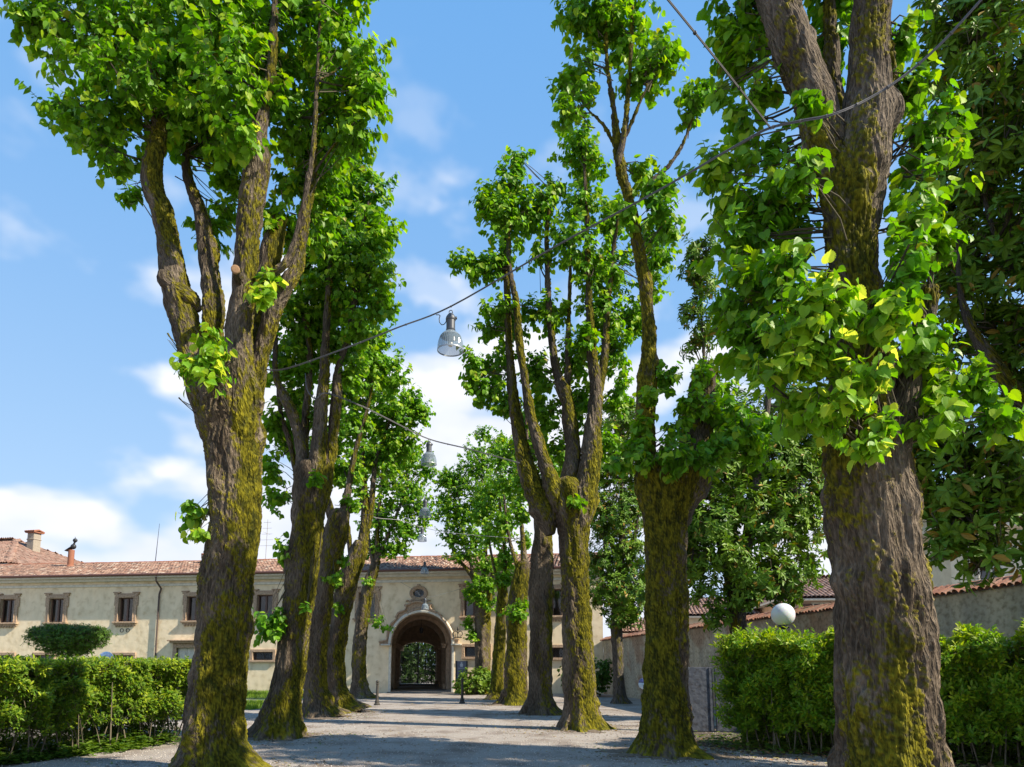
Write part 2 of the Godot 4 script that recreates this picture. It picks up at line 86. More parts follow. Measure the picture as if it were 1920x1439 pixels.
	"limbs":[[[-0.06,5.65,0,0.251],[-0.64,6.91,0,0.141],[-1.4,7.87,0,0.094],[-1.79,8.51,0,0.063]],
	[[0.09,5.81,0,0.251],[0.12,7.55,0,0.158],[0.23,9.47,0,0.095],[0.09,12.07,0,0.064]],
	[[0.28,5.71,0,0.235],[0.81,7.55,0,0.126],[1.44,9.15,0,0.079]],
	[[-0.16,5.96,0,0.173],[-0.77,7.87,0,0.095],[-1.16,9.47,0,0.063],[-1.44,11.75,0,0.048]]],
	"clumps":[[-0.19,13.83,-0.38,1.3,1.2],[-1.63,12.63,-0.25,1.1,1.06],[-2.23,11.1,0,0.77,0.85],[-1.11,10.61,0,1.27,1.04],[0,11.75,0,1.15,1.18],[-1.73,9.31,0,0.95,0.77],[-0.45,8.95,0.25,1.07,0.77],[0.35,7.51,0.25,0.94,0.57],[-1.24,8.01,0.12,0.82,0.38],[0.05,6.36,0.62,1.05,0.5],[-0.72,5.91,0.5,0.43,0.37],[0.53,5.11,0.75,0.62,0.37],[-0.53,3.44,0.25,0.4,0.37],[-0.79,4.06,0.25,0.31,0.31],[-0.31,5.59,0.62,0.62,0.43],[-0.04,15.68,-0.38,0.59,0.47],[1.1,15.21,-0.5,0.72,0.67],[-2.12,12.83,-0.38,0.71,0.6]]},
	{"called":"evergreen_tree","kind":"magnolia","label":"slim dark evergreen tree in front of the boundary wall","group":"","at":[4.66,-30.4],"moss":-0.4,"side":[0,0,1],"flare":0.4,"around":40,"step":0.08,"leaf":0.19,"fill":2.2,"pick":0,
	"trunk":[[0,-0.09,0,0.479],[-0.01,0.34,0,0.297],[-0.02,1.14,0,0.24],[-0.05,2.29,0,0.242],[-0.1,3.22,0,0.289],[-0.01,4.4,0,0.278],[0.12,6.06,0,0.198],[0.24,7.5,0,0.141],[0.26,9.93,0,0.095]],
	"limbs":[[[-0.01,4.4,0,0.162],[-0.4,6.29,0,0.105],[-0.72,8.47,0,0.071]],
	[[0.05,4.87,0,0.151],[0.68,6.77,0,0.105],[1.07,8.71,0,0.07]]],
	"clumps":[[-0.71,4.59,0.38,0.61,0.73],[-0.03,4.81,0.5,1.11,1],[0.58,4.14,0.25,0.67,0.73],[-0.52,6.29,0,0.96,1.26],[0.55,6.53,0,1.02,1.15],[0.11,8.22,0,1.26,1.28],[-0.69,8.52,-0.25,0.81,1.18],[0.89,9.01,-0.25,0.87,1.18],[-0.76,10.54,-0.38,1.05,1.2],[0.22,10.79,-0.38,1.05,1.2],[0.04,12.64,-0.62,0.95,1.23],[0.81,12.94,-0.75,0.66,1.05],[0.99,10.86,-0.62,0.77,1.09],[0.08,3.67,0.38,0.72,0.39],[1.21,5.4,-0.5,0.57,0.87]]},
	{"called":"evergreen_tree","kind":"magnolia","label":"many-stemmed evergreen tree behind the right hedge and globe lamp","group":"","at":[6.82,-20.3],"moss":-0.1,"side":[-1,0,0.5],"flare":0.3,"around":48,"step":0.06,"leaf":0.2,"fill":2.6,"pick":0,
	"trunk":[[0,0.15,0,0.335],[-0.04,0.68,0,0.292],[-0.1,1.75,0,0.265],[-0.19,2.68,0,0.252],[-0.22,3.47,0,0.276],[-0.23,4.18,0,0.284]],
	"limbs":[[[-0.35,3.94,0,0.165],[-0.68,5.46,0,0.129],[-0.81,6.67,0,0.092],[-0.86,7.99,0,0.07],[-0.91,10.52,0,0.055],[-0.96,12.94,0,0.04],[-0.97,14.54,0,0.024]],
	[[-0.23,4.02,0,0.179],[-0.22,5.54,0,0.128],[-0.27,6.84,0,0.091],[-0.38,8.83,0,0.062]],
	[[-0.16,3.78,0,0.224],[0.24,5.54,0,0.202],[0.45,6.67,0,0.18],[0.67,7.66,0,0.136],[0.97,9.5,0,0.099],[1.25,11.9,0,0.061]],
	[[0.36,6.43,0,0.105],[1.02,6.9,0,0.09],[1.81,6.76,0,0.059],[2.44,6.51,0,0.036]],
	[[0.39,6.1,0,0.083],[1,5.93,0,0.067],[1.55,5.38,0,0.051],[1.75,4.97,0,0.029]],
	[[-0.71,5.54,0,0.061],[-1.27,5.38,0,0.046],[-1.54,4.58,0,0.031]]],
	"clumps":[[-1.12,6.92,-1,0.8,1.03],[-1.63,5.59,-1.12,0.72,1.02],[-1.92,4.45,-1.5,0.81,0.82],[-0.91,8.31,-1,0.89,1.04],[0.43,9.14,-0.88,1.21,1.05],[2.25,9.44,-0.75,1.21,1.05],[1.25,6.83,-0.62,0.99,0.81],[2.85,8.06,-0.75,0.8,1.24],[-0.82,5.7,0.38,0.75,0.84],[0.06,6.26,0.38,0.83,0.69],[0.7,5.49,0.25,0.83,0.84],[1.47,6.35,0,0.84,0.78],[-1.33,4.72,0.12,0.53,0.69],[-1.08,3.76,0.25,0.48,0.45],[0.32,4.11,0.5,0.85,0.63],[1.2,4.38,0.25,0.67,0.64],[-0.55,4.64,0.62,0.66,0.56],[1.96,5.56,-0.12,0.61,0.7],[0.99,7.73,-0.25,1.17,0.88],[-0.49,7.4,-0.25,0.86,0.72],[2.02,7.77,-0.38,0.86,0.81],[-0.88,2.98,0.25,0.44,0.22],[-0.13,3.56,0.62,0.4,0.29],[1.34,3.62,0,0.41,0.32],[-0.94,14.54,0,0.4,0.56],[-1.16,13.83,0,0.34,0.28],[-0.76,13.29,0,0.34,0.42],[-1.17,12.42,0,0.34,0.36],[-0.76,11.96,-0.12,0.34,0.46],[-1.24,11.38,0,0.26,0.27],[-0.82,10.57,-0.12,0.36,0.41],[2.15,4.59,-0.12,0.32,0.5],[-1.52,5.75,-0.25,0.42,0.71],[2.55,6.57,-0.25,0.43,0.67],[0.22,7.77,-0.38,0.67,0.61]]},
	{"called":"evergreen_tree","kind":"magnolia","label":"big dark glossy evergreen filling the right edge behind the nearest tree","group":"","at":[8.31,-10],"moss":-0.3,"side":[0,0,1],"flare":0.3,"around":48,"step":0.06,"leaf":0.2,"fill":1.7,"pick":0,
	"trunk":[[0,0,0,0.276],[-0.01,0.63,0,0.232],[0.02,2.36,0,0.219],[-0.01,3.7,0,0.205],[-0.02,5.16,0,0.184],[0.06,6.84,0,0.15],[0.19,9.04,0,0.108],[0.33,11.36,0,0.078],[0.5,13.5,0,0.046]],
	"limbs":[[[-0.04,4.34,0,0.152],[-0.48,5.32,0,0.145],[-0.77,5.7,0,0.128],[-1.08,6.25,0,0.108],[-1.33,6.76,0,0.073],[-1.44,7.36,0,0.047],[-1.42,8.15,0,0.031]],
	[[0.05,6.5,0,0.093],[-0.38,7.36,0,0.07],[-0.8,8.15,0,0.046],[-0.98,9.04,0,0.03]],
	[[0.16,8.42,0,0.082],[-0.18,9.5,0,0.059],[-0.51,10.61,0,0.04],[-0.67,11.74,0,0.024]],
	[[0.06,5.99,0,0.123],[0.31,6.48,0.7,0.083],[0.39,7.17,1.5,0.049],[0.6,8.62,1.6,0.024]],
	[[0.01,3.66,0,0.09],[-0.59,4.18,0,0.062],[-1.15,4.02,0,0.042],[-1.72,3.86,0,0.023]]],
	"clumps":[[-0.65,11.93,0,0.77,0.69],[-0.89,12.42,-0.38,0.54,0.6],[-0.88,11.89,-0.75,0.44,0.61],[-0.75,10.75,0.25,0.7,0.66],[-0.78,10.45,-0.25,0.62,0.57],[-0.78,9.55,0.38,0.58,0.64],[-0.79,9.23,-0.12,0.71,0.6],[-0.99,9.04,-0.5,0.42,0.62],[-0.81,8.25,0.25,0.58,0.57],[-0.89,8.04,-0.25,0.61,0.59],[-1.2,7.4,-0.38,0.45,0.54],[-0.62,7.36,0,0.45,0.52],[-0.74,6.8,-0.25,0.56,0.36],[-0.44,6.33,-0.38,0.4,0.42],[-1.1,6.63,-0.62,0.41,0.37],[-1.64,4.91,-0.25,0.55,0.44],[-1.24,4.91,0,0.57,0.43],[-1.99,4.73,-0.5,0.4,0.41],[-1.95,4.11,-0.38,0.47,0.36],[-1.69,4.18,0,0.47,0.39],[-1.32,4.12,0.25,0.51,0.42],[-0.78,4.67,0,0.38,0.39],[-1.6,3.49,0.25,0.46,0.28],[-1.94,3.54,0,0.41,0.21],[-1.42,3.12,0.38,0.32,0.18],[-1.8,3.01,0.38,0.22,0.15],[-2.23,3.18,0.25,0.15,0.16],[-1.79,5.16,-0.5,0.3,0.41],[0.32,10.42,0,0.81,1.23],[0.11,8.15,0,0.79,1.17],[0.11,6.1,-0.25,0.79,1.04],[-0.38,3.94,0,0.57,0.77],[-0.13,12.91,0,1.15,0.71],[0.9,9.5,0,0.9,1.31],[0.75,7.19,0,0.88,1.25],[0.46,5.16,0,0.76,1.09],[-0.11,4.4,1.75,1.18,0.9],[0.06,5.78,1.75,1.36,1.1],[0.24,7.37,1.75,1.48,1.33],[0.52,9.18,1.75,1.51,1.39],[0.87,11.07,1.62,1.49,1.28],[-0.93,10.19,-0.88,0.33,0.71],[-1.06,8.36,-0.75,0.38,0.57],[-0.51,5.64,-0.38,0.3,0.37]]},
]
const HOOD := [Vector2(-2.62,2.87),Vector2(-2.63,3.14),Vector2(-2.19,3.23),Vector2(-2.16,3.79),Vector2(-1.91,4.26),Vector2(-1.61,4.51),Vector2(-1.66,4.61),Vector2(-1.5,4.9),Vector2(-1.32,4.97),Vector2(-1.07,5.05),Vector2(-1.02,5.2),Vector2(-1.08,5.35),Vector2(-0.84,5.41),Vector2(-0.54,5.55),Vector2(-0.26,5.58),Vector2(0.01,5.55),Vector2(0.37,5.41),Vector2(0.62,5.38),Vector2(0.58,5.18),Vector2(0.71,5.03),Vector2(1.04,4.88),Vector2(1.24,4.71),Vector2(1.29,4.56),Vector2(1.59,4.23),Vector2(1.9,3.7),Vector2(1.96,3.28),Vector2(2.29,3.25),Vector2(2.29,2.97)]
const LAMPS := [Vector3(-0.98,6.59,-10.5),Vector3(-2.2,6.9,-17.8),Vector3(-3.07,6.85,-24),Vector3(-4.02,7.15,-30.5),Vector3(-4.52,6.36,-35.5),Vector3(-4.78,4.71,-38)]
const CABLE_A := [Vector3(-4.33,6.7,-11.35),Vector3(-3.88,6.59,-11.2),Vector3(-2.82,6.8,-10.9),Vector3(-1.87,7.08,-10.7),Vector3(-0.98,7.34,-10.5),Vector3(0.61,7.53,-9.2),Vector3(1.73,7.45,-8),Vector3(2.38,7.1,-6.75),Vector3(2.55,6.92,-6.3),Vector3(2.76,6.79,-6.05),Vector3(3.02,6.77,-5.95),Vector3(3.38,6.94,-5.95),Vector3(3.72,7.15,-5.9),Vector3(4.03,7.4,-5.8),Vector3(4.31,7.67,-5.6)]
const CABLE_B := [Vector3(2.58,6.92,-6.3),Vector3(1.86,6.97,-5.6),Vector3(1.27,6.96,-5),Vector3(0.59,6.77,-4.2)]
const CABLE_C := [Vector3(-4.96,8.58,-15.9),Vector3(-4.84,8.1,-15.7),Vector3(-4.6,7.83,-15.6),Vector3(-4.38,8.01,-15.7),Vector3(-3.67,7.95,-16.4),Vector3(-3,7.8,-17.1),Vector3(-2.21,7.6,-17.8),Vector3(-1.13,7.32,-17.8),Vector3(0.21,6.97,-17.9)]
const CABLE_D := [Vector3(-5.5,7.06,-24.7),Vector3(-4.61,7.09,-24.5),Vector3(-3.8,7.3,-24.2),Vector3(-3.08,7.44,-24),Vector3(-1.51,8.06,-23.9),Vector3(0.75,8.68,-23.6)]
const CABLE_E := [Vector3(-5.41,7.14,-24.9),Vector3(-5.09,7.22,-26),Vector3(-4.69,7.67,-28.5),Vector3(-4.03,7.78,-30.5),Vector3(-2.54,7.32,-29.5),Vector3(0.23,7.05,-29.3)]
const CABLE_F := [Vector3(-7.11,6.7,-35.2),Vector3(-5.78,6.84,-35.4),Vector3(-4.53,6.97,-35.5),Vector3(-2.73,7.28,-35),Vector3(-0.67,7.71,-34.3)]
const CABLE_G := [Vector3(-6.82,6.72,-42.1),Vector3(-5.73,6.02,-40),Vector3(-4.79,5.39,-38),Vector3(-3.97,5.72,-39.5),Vector3(-3.15,6.22,-41.5)]

const ARCH_X := 0.0
const SPRING := 2.97
const ARCH_R := 1.88

var M := {}
var rng := RandomNumberGenerator.new()
var noise := FastNoiseLite.new()
var plates := FastNoiseLite.new()
var taken := {}

# ------------------------------------------------------------------ helpers
class Geo:
	var v := PackedVector3Array()
	var n := PackedVector3Array()
	var uv := PackedVector2Array()
	func tri(a: Vector3, b: Vector3, c: Vector3, hint: Vector3) -> void:
		var k := (b - a).cross(c - a)
		if k.length_squared() < 1e-14:
			return
		k = k.normalized()
		if k.dot(hint) < 0.0:
			var t := b
			b = c
			c = t
			k = -k
		for p in [a, c, b]:
			v.append(p)
			n.append(k)
			uv.append(Vector2(p.x, p.y))
	func quad(a: Vector3, b: Vector3, c: Vector3, d: Vector3, hint: Vector3) -> void:
		tri(a, b, c, hint)
		tri(a, c, d, hint)
	func box(c: Vector3, s: Vector3, bas := Basis.IDENTITY, bevel := 0.0) -> void:
		var h := s * 0.5
		for ax in 3:
			for sg in [-1.0, 1.0]:
				var nn := Vector3.ZERO
				nn[ax] = sg
				var u := Vector3.ZERO
				u[(ax + 1) % 3] = h[(ax + 1) % 3] - bevel
				var w := Vector3.ZERO
				w[(ax + 2) % 3] = h[(ax + 2) % 3] - bevel
				var m: Vector3 = nn * h[ax]
				quad(c + bas * (m - u - w), c + bas * (m + u - w), c + bas * (m + u + w), c + bas * (m - u + w), bas * nn)
		if bevel > 0.0:
			for ax in 3:
				var i := (ax + 1) % 3
				var j := (ax + 2) % 3
				for si in [-1.0, 1.0]:
					for sj in [-1.0, 1.0]:
						var e := Vector3.ZERO
						e[ax] = h[ax] - bevel
						var p := Vector3.ZERO
						p[i] = si * h[i]
						p[j] = sj * (h[j] - bevel)
						var q := Vector3.ZERO
						q[i] = si * (h[i] - bevel)
						q[j] = sj * h[j]
						quad(c + bas * (p - e), c + bas * (p + e), c + bas * (q + e), c + bas * (q - e), bas * (p + q))
	func lathe(c: Vector3, prof: Array, seg := 20, up := Vector3.UP, arc := TAU, a0 := 0.0) -> void:
		var x := up.cross(Vector3(0.31, 0.2, 0.93)).normalized()
		var y := up.cross(x).normalized()
		for i in prof.size() - 1:
			var p: Vector2 = prof[i]
			var q: Vector2 = prof[i + 1]
			var slope := Vector2(q.y - p.y, p.x - q.x).normalized()
			for k in seg:
				var d0 := x * cos(a0 + arc * k / seg) + y * sin(a0 + arc * k / seg)
				var d1 := x * cos(a0 + arc * (k + 1) / seg) + y * sin(a0 + arc * (k + 1) / seg)
				var from := v.size()
				var hint := (d0 + d1) * slope.x + up * slope.y * 2.0
				quad(c + d0 * p.x + up * p.y, c + d1 * p.x + up * p.y, c + d1 * q.x + up * q.y, c + d0 * q.x + up * q.y, hint)
				for m in range(from, v.size()):
					var rel := v[m] - c
					var rad := rel - up * rel.dot(up)
					if rad.length() > 1e-4:
						n[m] = (rad.normalized() * slope.x + up * slope.y).normalized()
	func rod(a: Vector3, b: Vector3, r0: float, r1: float, seg := 6) -> void:
		var d := b - a
		if d.length() < 1e-5:
			return
		lathe(a, [Vector2(0, 0), Vector2(r0, 0), Vector2(r1, d.length()), Vector2(0, d.length())], seg, d.normalized())
	func ball(c: Vector3, r: Vector3, seg := 16, rows := 10) -> void:
		for i in rows:
			for k in seg:
				var q := []
				for e in [[i, k], [i, k + 1], [i + 1, k + 1], [i + 1, k]]:
					var th: float = PI * e[0] / rows
					var ph: float = TAU * e[1] / seg
					q.append(Vector3(sin(th) * cos(ph), cos(th), sin(th) * sin(ph)))
				var from := v.size()
				quad(c + q[0] * r, c + q[1] * r, c + q[2] * r, c + q[3] * r, q[0] + q[1] + q[2] + q[3])
				for m in range(from, v.size()):
					n[m] = ((v[m] - c) / r / r).normalized()
	func sweep(pts: Array, r: float, seg := 6) -> void:
		for i in pts.size() - 1:
			rod(pts[i], pts[i + 1], r, r, seg)
	func commit(mat: Material, mesh: ArrayMesh = null) -> ArrayMesh:
		if mesh == null:
			mesh = ArrayMesh.new()
		var a := []
		a.resize(Mesh.ARRAY_MAX)
		a[Mesh.ARRAY_VERTEX] = v
		a[Mesh.ARRAY_NORMAL] = n
		a[Mesh.ARRAY_TEX_UV] = uv
		mesh.add_surface_from_arrays(Mesh.PRIMITIVE_TRIANGLES, a)
		mesh.surface_set_material(mesh.get_surface_count() - 1, mat)
		return mesh

func numbered(called: String) -> String:
	taken[called] = taken.get(called, -1) + 1
	return called if taken[called] == 0 else "%s_%03d" % [called, taken[called]]

func thing(called: String, label: String, category: String, where := Vector3.ZERO, turn := 0.0, group := "") -> Node3D:
	var o := Node3D.new()
	o.name = numbered(called)
	add_child(o)
	o.position = where
	o.rotation.y = turn
	tag(o, label, category, group)
	return o

func tag(o: Node, label: String, category: String, group := "", kind := "") -> void:
	if label: o.set_meta("label", label)
	if category: o.set_meta("category", category)
	if group: o.set_meta("group", group)
	if kind: o.set_meta("kind", kind)

func part(called: String, mesh: Mesh, parent: Node, where := Vector3.ZERO) -> MeshInstance3D:
	var o := MeshInstance3D.new()
	o.name = called
	o.mesh = mesh
	o.position = where
	parent.add_child(o, true)
	return o

func piece(called: String, g: Geo, mat: Material, parent: Node) -> MeshInstance3D:
	return part(called, g.commit(mat), parent)

func struct(called: String, mesh: Mesh) -> MeshInstance3D:
	var o := MeshInstance3D.new()
	o.name = numbered(called)
	o.mesh = mesh
	add_child(o)
	o.set_meta("kind", "structure")
	return o

func many(called: String, mesh: Mesh, mat: Material, places: Array, tints: PackedColorArray, parent: Node) -> MultiMeshInstance3D:
	var mm := MultiMesh.new()
	mm.transform_format = MultiMesh.TRANSFORM_3D
	mm.use_colors = true
	mm.mesh = mesh
	mm.instance_count = places.size()
	for i in places.size():
		mm.set_instance_transform(i, places[i])
		mm.set_instance_color(i, tints[i])
	var o := MultiMeshInstance3D.new()
	o.name = called
	o.multimesh = mm
	o.material_override = mat
	o.set_meta("kind", "stuff")
	parent.add_child(o, true)
	return o

func lin(r: float, g: float, b: float) -> Color:
	return Color(r, g, b).linear_to_srgb()

func plain(called: String, c: Color, rough := 0.8, metal := 0.0) -> StandardMaterial3D:
	var m := StandardMaterial3D.new()
	m.resource_name = called
	m.albedo_color = c
	m.roughness = rough
	m.metallic = metal
	M[called] = m
	return m

func noise_tex(freq: float, octaves: int, stops: Array, size := 512, type := FastNoiseLite.TYPE_SIMPLEX_SMOOTH, fractal := FastNoiseLite.FRACTAL_FBM, sd := 1) -> NoiseTexture2D:
	var f := FastNoiseLite.new()
	f.noise_type = type
	f.fractal_type = fractal
	f.fractal_octaves = octaves
	f.frequency = freq
	f.seed = sd
	var t := NoiseTexture2D.new()
	t.width = size
	t.height = size
	t.seamless = true
	t.seamless_blend_skirt = 0.2
	t.noise = f
	if stops.size():
		var g := Gradient.new()
		var off := PackedFloat32Array()
		var col := PackedColorArray()
		for s in stops:
			off.append(s[0])
			col.append(s[1])
		g.offsets = off
		g.colors = col
		t.color_ramp = g
	return t

func grey(x: float) -> Color:
	return Color(x, x, x)

func triplanar(m: StandardMaterial3D, scale: float, tex: Texture2D, bump: Texture2D = null, depth := 0.0) -> void:
	m.uv1_triplanar = true
	m.uv1_world_triplanar = true
	m.uv1_scale = Vector3.ONE * scale
	m.albedo_texture = tex
	if bump:
		m.heightmap_enabled = true
		m.heightmap_texture = bump
		m.heightmap_scale = depth

func coarse(m: StandardMaterial3D, scale: float, tex: Texture2D) -> void:
	m.detail_enabled = true
	m.detail_blend_mode = BaseMaterial3D.BLEND_MODE_MUL
	m.detail_uv_layer = BaseMaterial3D.DETAIL_UV_2
	m.detail_albedo = tex
	m.uv2_triplanar = true
	m.uv2_world_triplanar = true
	m.uv2_scale = Vector3.ONE * scale

# ------------------------------------------------------------------ materials
func make_materials() -> void:
	var m: StandardMaterial3D
	var ridge := noise_tex(0.012, 5, [[0.0, grey(0.5)], [0.35, grey(0.7)], [0.65, grey(0.9)], [1.0, grey(1.0)]], 512, FastNoiseLite.TYPE_SIMPLEX_SMOOTH, FastNoiseLite.FRACTAL_RIDGED, 5)
	var ridge_h := noise_tex(0.012, 5, [], 512, FastNoiseLite.TYPE_SIMPLEX_SMOOTH, FastNoiseLite.FRACTAL_RIDGED, 5)
	m = plain("bark", Color.WHITE, 0.92)
	m.vertex_color_use_as_albedo = true
	m.albedo_texture = ridge
	m.heightmap_enabled = true
	m.heightmap_texture = ridge_h
	m.heightmap_scale = 8.0
	m.metallic_specular = 0.25
	m = plain("cut_wood", lin(0.42, 0.25, 0.13), 0.85)
	triplanar(m, 6.0, noise_tex(0.03, 3, [[0.0, grey(0.7)], [1.0, grey(1.0)]], 256))
	m = plain("twig", lin(0.09, 0.075, 0.045), 0.9)
	# leaves: colour comes with each copy
	for k in ["leaf", "glossy_leaf", "blade"]:
		m = plain(k, Color.WHITE, 0.44 if k != "glossy_leaf" else 0.45)
		m.vertex_color_use_as_albedo = true
		m.backlight_enabled = true
		m.backlight = Color(0.96, 1.0, 0.3) if k != "glossy_leaf" else Color(0.62, 0.66, 0.2)
		m.metallic_specular = 0.42 if k != "glossy_leaf" else 0.36
		m.cull_mode = BaseMaterial3D.CULL_DISABLED
	var greens := [lin(0.13, 0.33, 0.018), lin(0.17, 0.38, 0.018), lin(0.11, 0.29, 0.018), lin(0.22, 0.41, 0.02)]
	for i in 4:
		m = plain("leaf_%d" % i, greens[i], 0.44)
		m.backlight_enabled = true
		m.backlight = Color(0.96, 1.0, 0.3)
		m.metallic_specular = 0.42
		m.cull_mode = BaseMaterial3D.CULL_DISABLED
	m = plain("litter", Color.WHITE, 0.9)
	m.vertex_color_use_as_albedo = true
	# ground
	var peb := noise_tex(0.055, 2, [[0.0, lin(0.25, 0.225, 0.205)], [0.3, lin(0.37, 0.335, 0.305)], [0.55, lin(0.31, 0.28, 0.255)], [0.8, lin(0.41, 0.37, 0.335)], [1.0, lin(0.5, 0.45, 0.41)]], 1024, FastNoiseLite.TYPE_CELLULAR, FastNoiseLite.FRACTAL_FBM, 11)
	var peb_h := noise_tex(0.055, 2, [], 1024, FastNoiseLite.TYPE_CELLULAR, FastNoiseLite.FRACTAL_FBM, 11)
	m = plain("gravel", Color.WHITE, 0.95)
	triplanar(m, 0.95, peb, peb_h, 1.0)
	coarse(m, 0.11, noise_tex(0.012, 4, [[0.0, Color(0.66, 0.6, 0.55)], [0.3, Color(0.85, 0.82, 0.8)], [0.55, Color(0.97, 0.96, 0.95)], [1.0, Color(1, 1, 1)]], 512, FastNoiseLite.TYPE_SIMPLEX_SMOOTH, FastNoiseLite.FRACTAL_FBM, 3))
	m = plain("earth", lin(0.11, 0.085, 0.06), 0.97)
	triplanar(m, 0.6, noise_tex(0.02, 5, [[0.0, grey(0.6)], [1.0, grey(1.0)]]), noise_tex(0.03, 4, []), 1.5)
	m = plain("soil", lin(0.2, 0.155, 0.115), 0.97)
	triplanar(m, 0.8, noise_tex(0.02, 5, [[0.0, Color(0.5, 0.46, 0.42)], [0.5, grey(0.9)], [1.0, grey(1.0)]]), noise_tex(0.04, 4, []), 2.0)
	m = plain("turf", lin(0.07, 0.13, 0.025), 0.95)
	triplanar(m, 0.4, noise_tex(0.03, 4, [[0.0, grey(0.6)], [1.0, grey(1.0)]]))
	# masonry
	var fine := noise_tex(0.02, 5, [], 512, FastNoiseLite.TYPE_SIMPLEX_SMOOTH, FastNoiseLite.FRACTAL_FBM, 21)
	m = plain("plaster", lin(0.86, 0.725, 0.52), 0.93)
	triplanar(m, 0.22, noise_tex(0.008, 5, [[0.0, Color(0.86, 0.83, 0.78)], [0.4, Color(0.96, 0.955, 0.94)], [1.0, Color(1, 1, 1)]], 1024, FastNoiseLite.TYPE_SIMPLEX_SMOOTH, FastNoiseLite.FRACTAL_FBM, 23), fine, 0.8)
	coarse(m, 0.3, noise_tex(0.012, 5, [[0.0, Color(0.86, 0.84, 0.8)], [0.3, Color(0.965, 0.96, 0.95)], [0.6, Color(1, 1, 1)], [1.0, Color(1, 0.99, 0.975)]], 512, FastNoiseLite.TYPE_SIMPLEX_SMOOTH, FastNoiseLite.FRACTAL_FBM, 29))
	m.uv2_scale = Vector3(0.22, 0.09, 0.22)
	m = plain("white_cornice", lin(0.7, 0.67, 0.58), 0.85)
	triplanar(m, 0.4, noise_tex(0.02, 4, [[0.0, grey(0.85)], [1.0, grey(1.0)]]))
	m = plain("sandstone", lin(0.43, 0.31, 0.215), 0.92)
	triplanar(m, 0.7, noise_tex(0.02, 5, [[0.0, Color(0.72, 0.7, 0.68)], [0.6, Color(1, 1, 1)], [1.0, Color(1, 0.98, 0.94)]]), fine, 1.0)
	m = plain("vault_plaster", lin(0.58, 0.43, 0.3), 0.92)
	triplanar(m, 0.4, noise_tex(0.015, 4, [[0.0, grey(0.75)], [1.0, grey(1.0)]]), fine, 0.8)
	m = plain("paving", lin(0.3, 0.27, 0.24), 0.8)
	triplanar(m, 0.6, noise_tex(0.02, 4, [[0.0, grey(0.7)], [1.0, grey(1.0)]]), fine, 0.8)
	m = plain("tile", Color.WHITE, 0.9)
	m.vertex_color_use_as_albedo = true
	triplanar(m, 2.5, noise_tex(0.03, 4, [[0.0, Color(0.62, 0.58, 0.55)], [0.5, Color(0.95, 0.94, 0.93)], [1.0, Color(1, 1, 1)]]))
	for i in 4:
		m = plain("cap_tile_%d" % i, [lin(0.38, 0.17, 0.105), lin(0.3, 0.13, 0.085), lin(0.42, 0.22, 0.15), lin(0.26, 0.16, 0.11)][i], 0.9)
		triplanar(m, 3.0, noise_tex(0.03, 4, [[0.0, Color(0.5, 0.5, 0.42)], [0.5, Color(0.95, 0.94, 0.93)], [1.0, Color(1, 1, 1)]], 256))
	plain("roof_deck", lin(0.1, 0.055, 0.04), 0.95)
	m = plain("terracotta", lin(0.4, 0.16, 0.09), 0.85)
	triplanar(m, 2.0, noise_tex(0.03, 4, [[0.0, grey(0.7)], [1.0, grey(1.0)]], 256))
	m = plain("chimney_stone", lin(0.42, 0.37, 0.3), 0.95)
	triplanar(m, 1.2, noise_tex(0.03, 5, [[0.0, Color(0.5, 0.45, 0.4)], [0.5, grey(0.9)], [1.0, grey(1.0)]]), fine, 1.5)
	m = plain("old_wall", Color.WHITE, 0.95)
	m.vertex_color_use_as_albedo = true
	triplanar(m, 0.6, noise_tex(0.02, 5, [[0.0, Color(0.66, 0.64, 0.6)], [0.5, grey(0.93)], [1.0, grey(1.0)]]), fine, 2.0)
	plain("gutter_copper", lin(0.13, 0.06, 0.045), 0.45, 0.3)
	plain("pipe", lin(0.1, 0.07, 0.06), 0.5, 0.3)
	plain("window_wood", lin(0.095, 0.05, 0.035), 0.55)
	plain("shutter_wood", lin(0.1, 0.055, 0.05), 0.65)
	m = plain("glass", Color(0.03, 0.04, 0.055, 0.35), 0.04)
	m.transparency = BaseMaterial3D.TRANSPARENCY_ALPHA
	m = plain("lamp_glass", Color(0.5, 0.56, 0.6, 0.5), 0.1)
	m.transparency = BaseMaterial3D.TRANSPARENCY_ALPHA
	m = plain("bulb_glass", lin(0.75, 0.76, 0.74), 0.2)
	plain("dark_iron", lin(0.035, 0.037, 0.042), 0.5, 0.4)
	plain("lamp_metal", lin(0.075, 0.082, 0.095), 0.45, 0.4)
	m = plain("weathered_iron", lin(0.085, 0.075, 0.062), 0.7, 0.2)
	triplanar(m, 4.0, noise_tex(0.03, 4, [[0.0, grey(0.6)], [1.0, grey(1.0)]], 256))
	plain("black_cable", lin(0.03, 0.03, 0.032), 0.6)
	plain("grey_cable", lin(0.34, 0.33, 0.33), 0.55)
	plain("cable_mid", lin(0.1, 0.1, 0.108), 0.55)
	m = plain("opal", lin(0.66, 0.68, 0.72), 0.14)
	m.subsurf_scatter_enabled = true
	m.subsurf_scatter_strength = 0.3
	plain("sign_blue", lin(0.085, 0.1, 0.16), 0.4)
	plain("sign_white", lin(0.42, 0.45, 0.52), 0.6)
	plain("bin_pale", lin(0.4, 0.58, 0.78), 0.3)
	plain("bin_navy", lin(0.075, 0.09, 0.24), 0.35)
	m = plain("metal_sheet", lin(0.105, 0.12, 0.15), 0.7, 0.15)
	triplanar(m, 0.5, noise_tex(0.02, 5, [[0.0, Color(0.55, 0.5, 0.48)], [0.4, Color(0.85, 0.85, 0.87)], [1.0, grey(1.0)]]), fine, 1.0)
	plain("soil_dark", lin(0.05, 0.04, 0.03), 0.95)
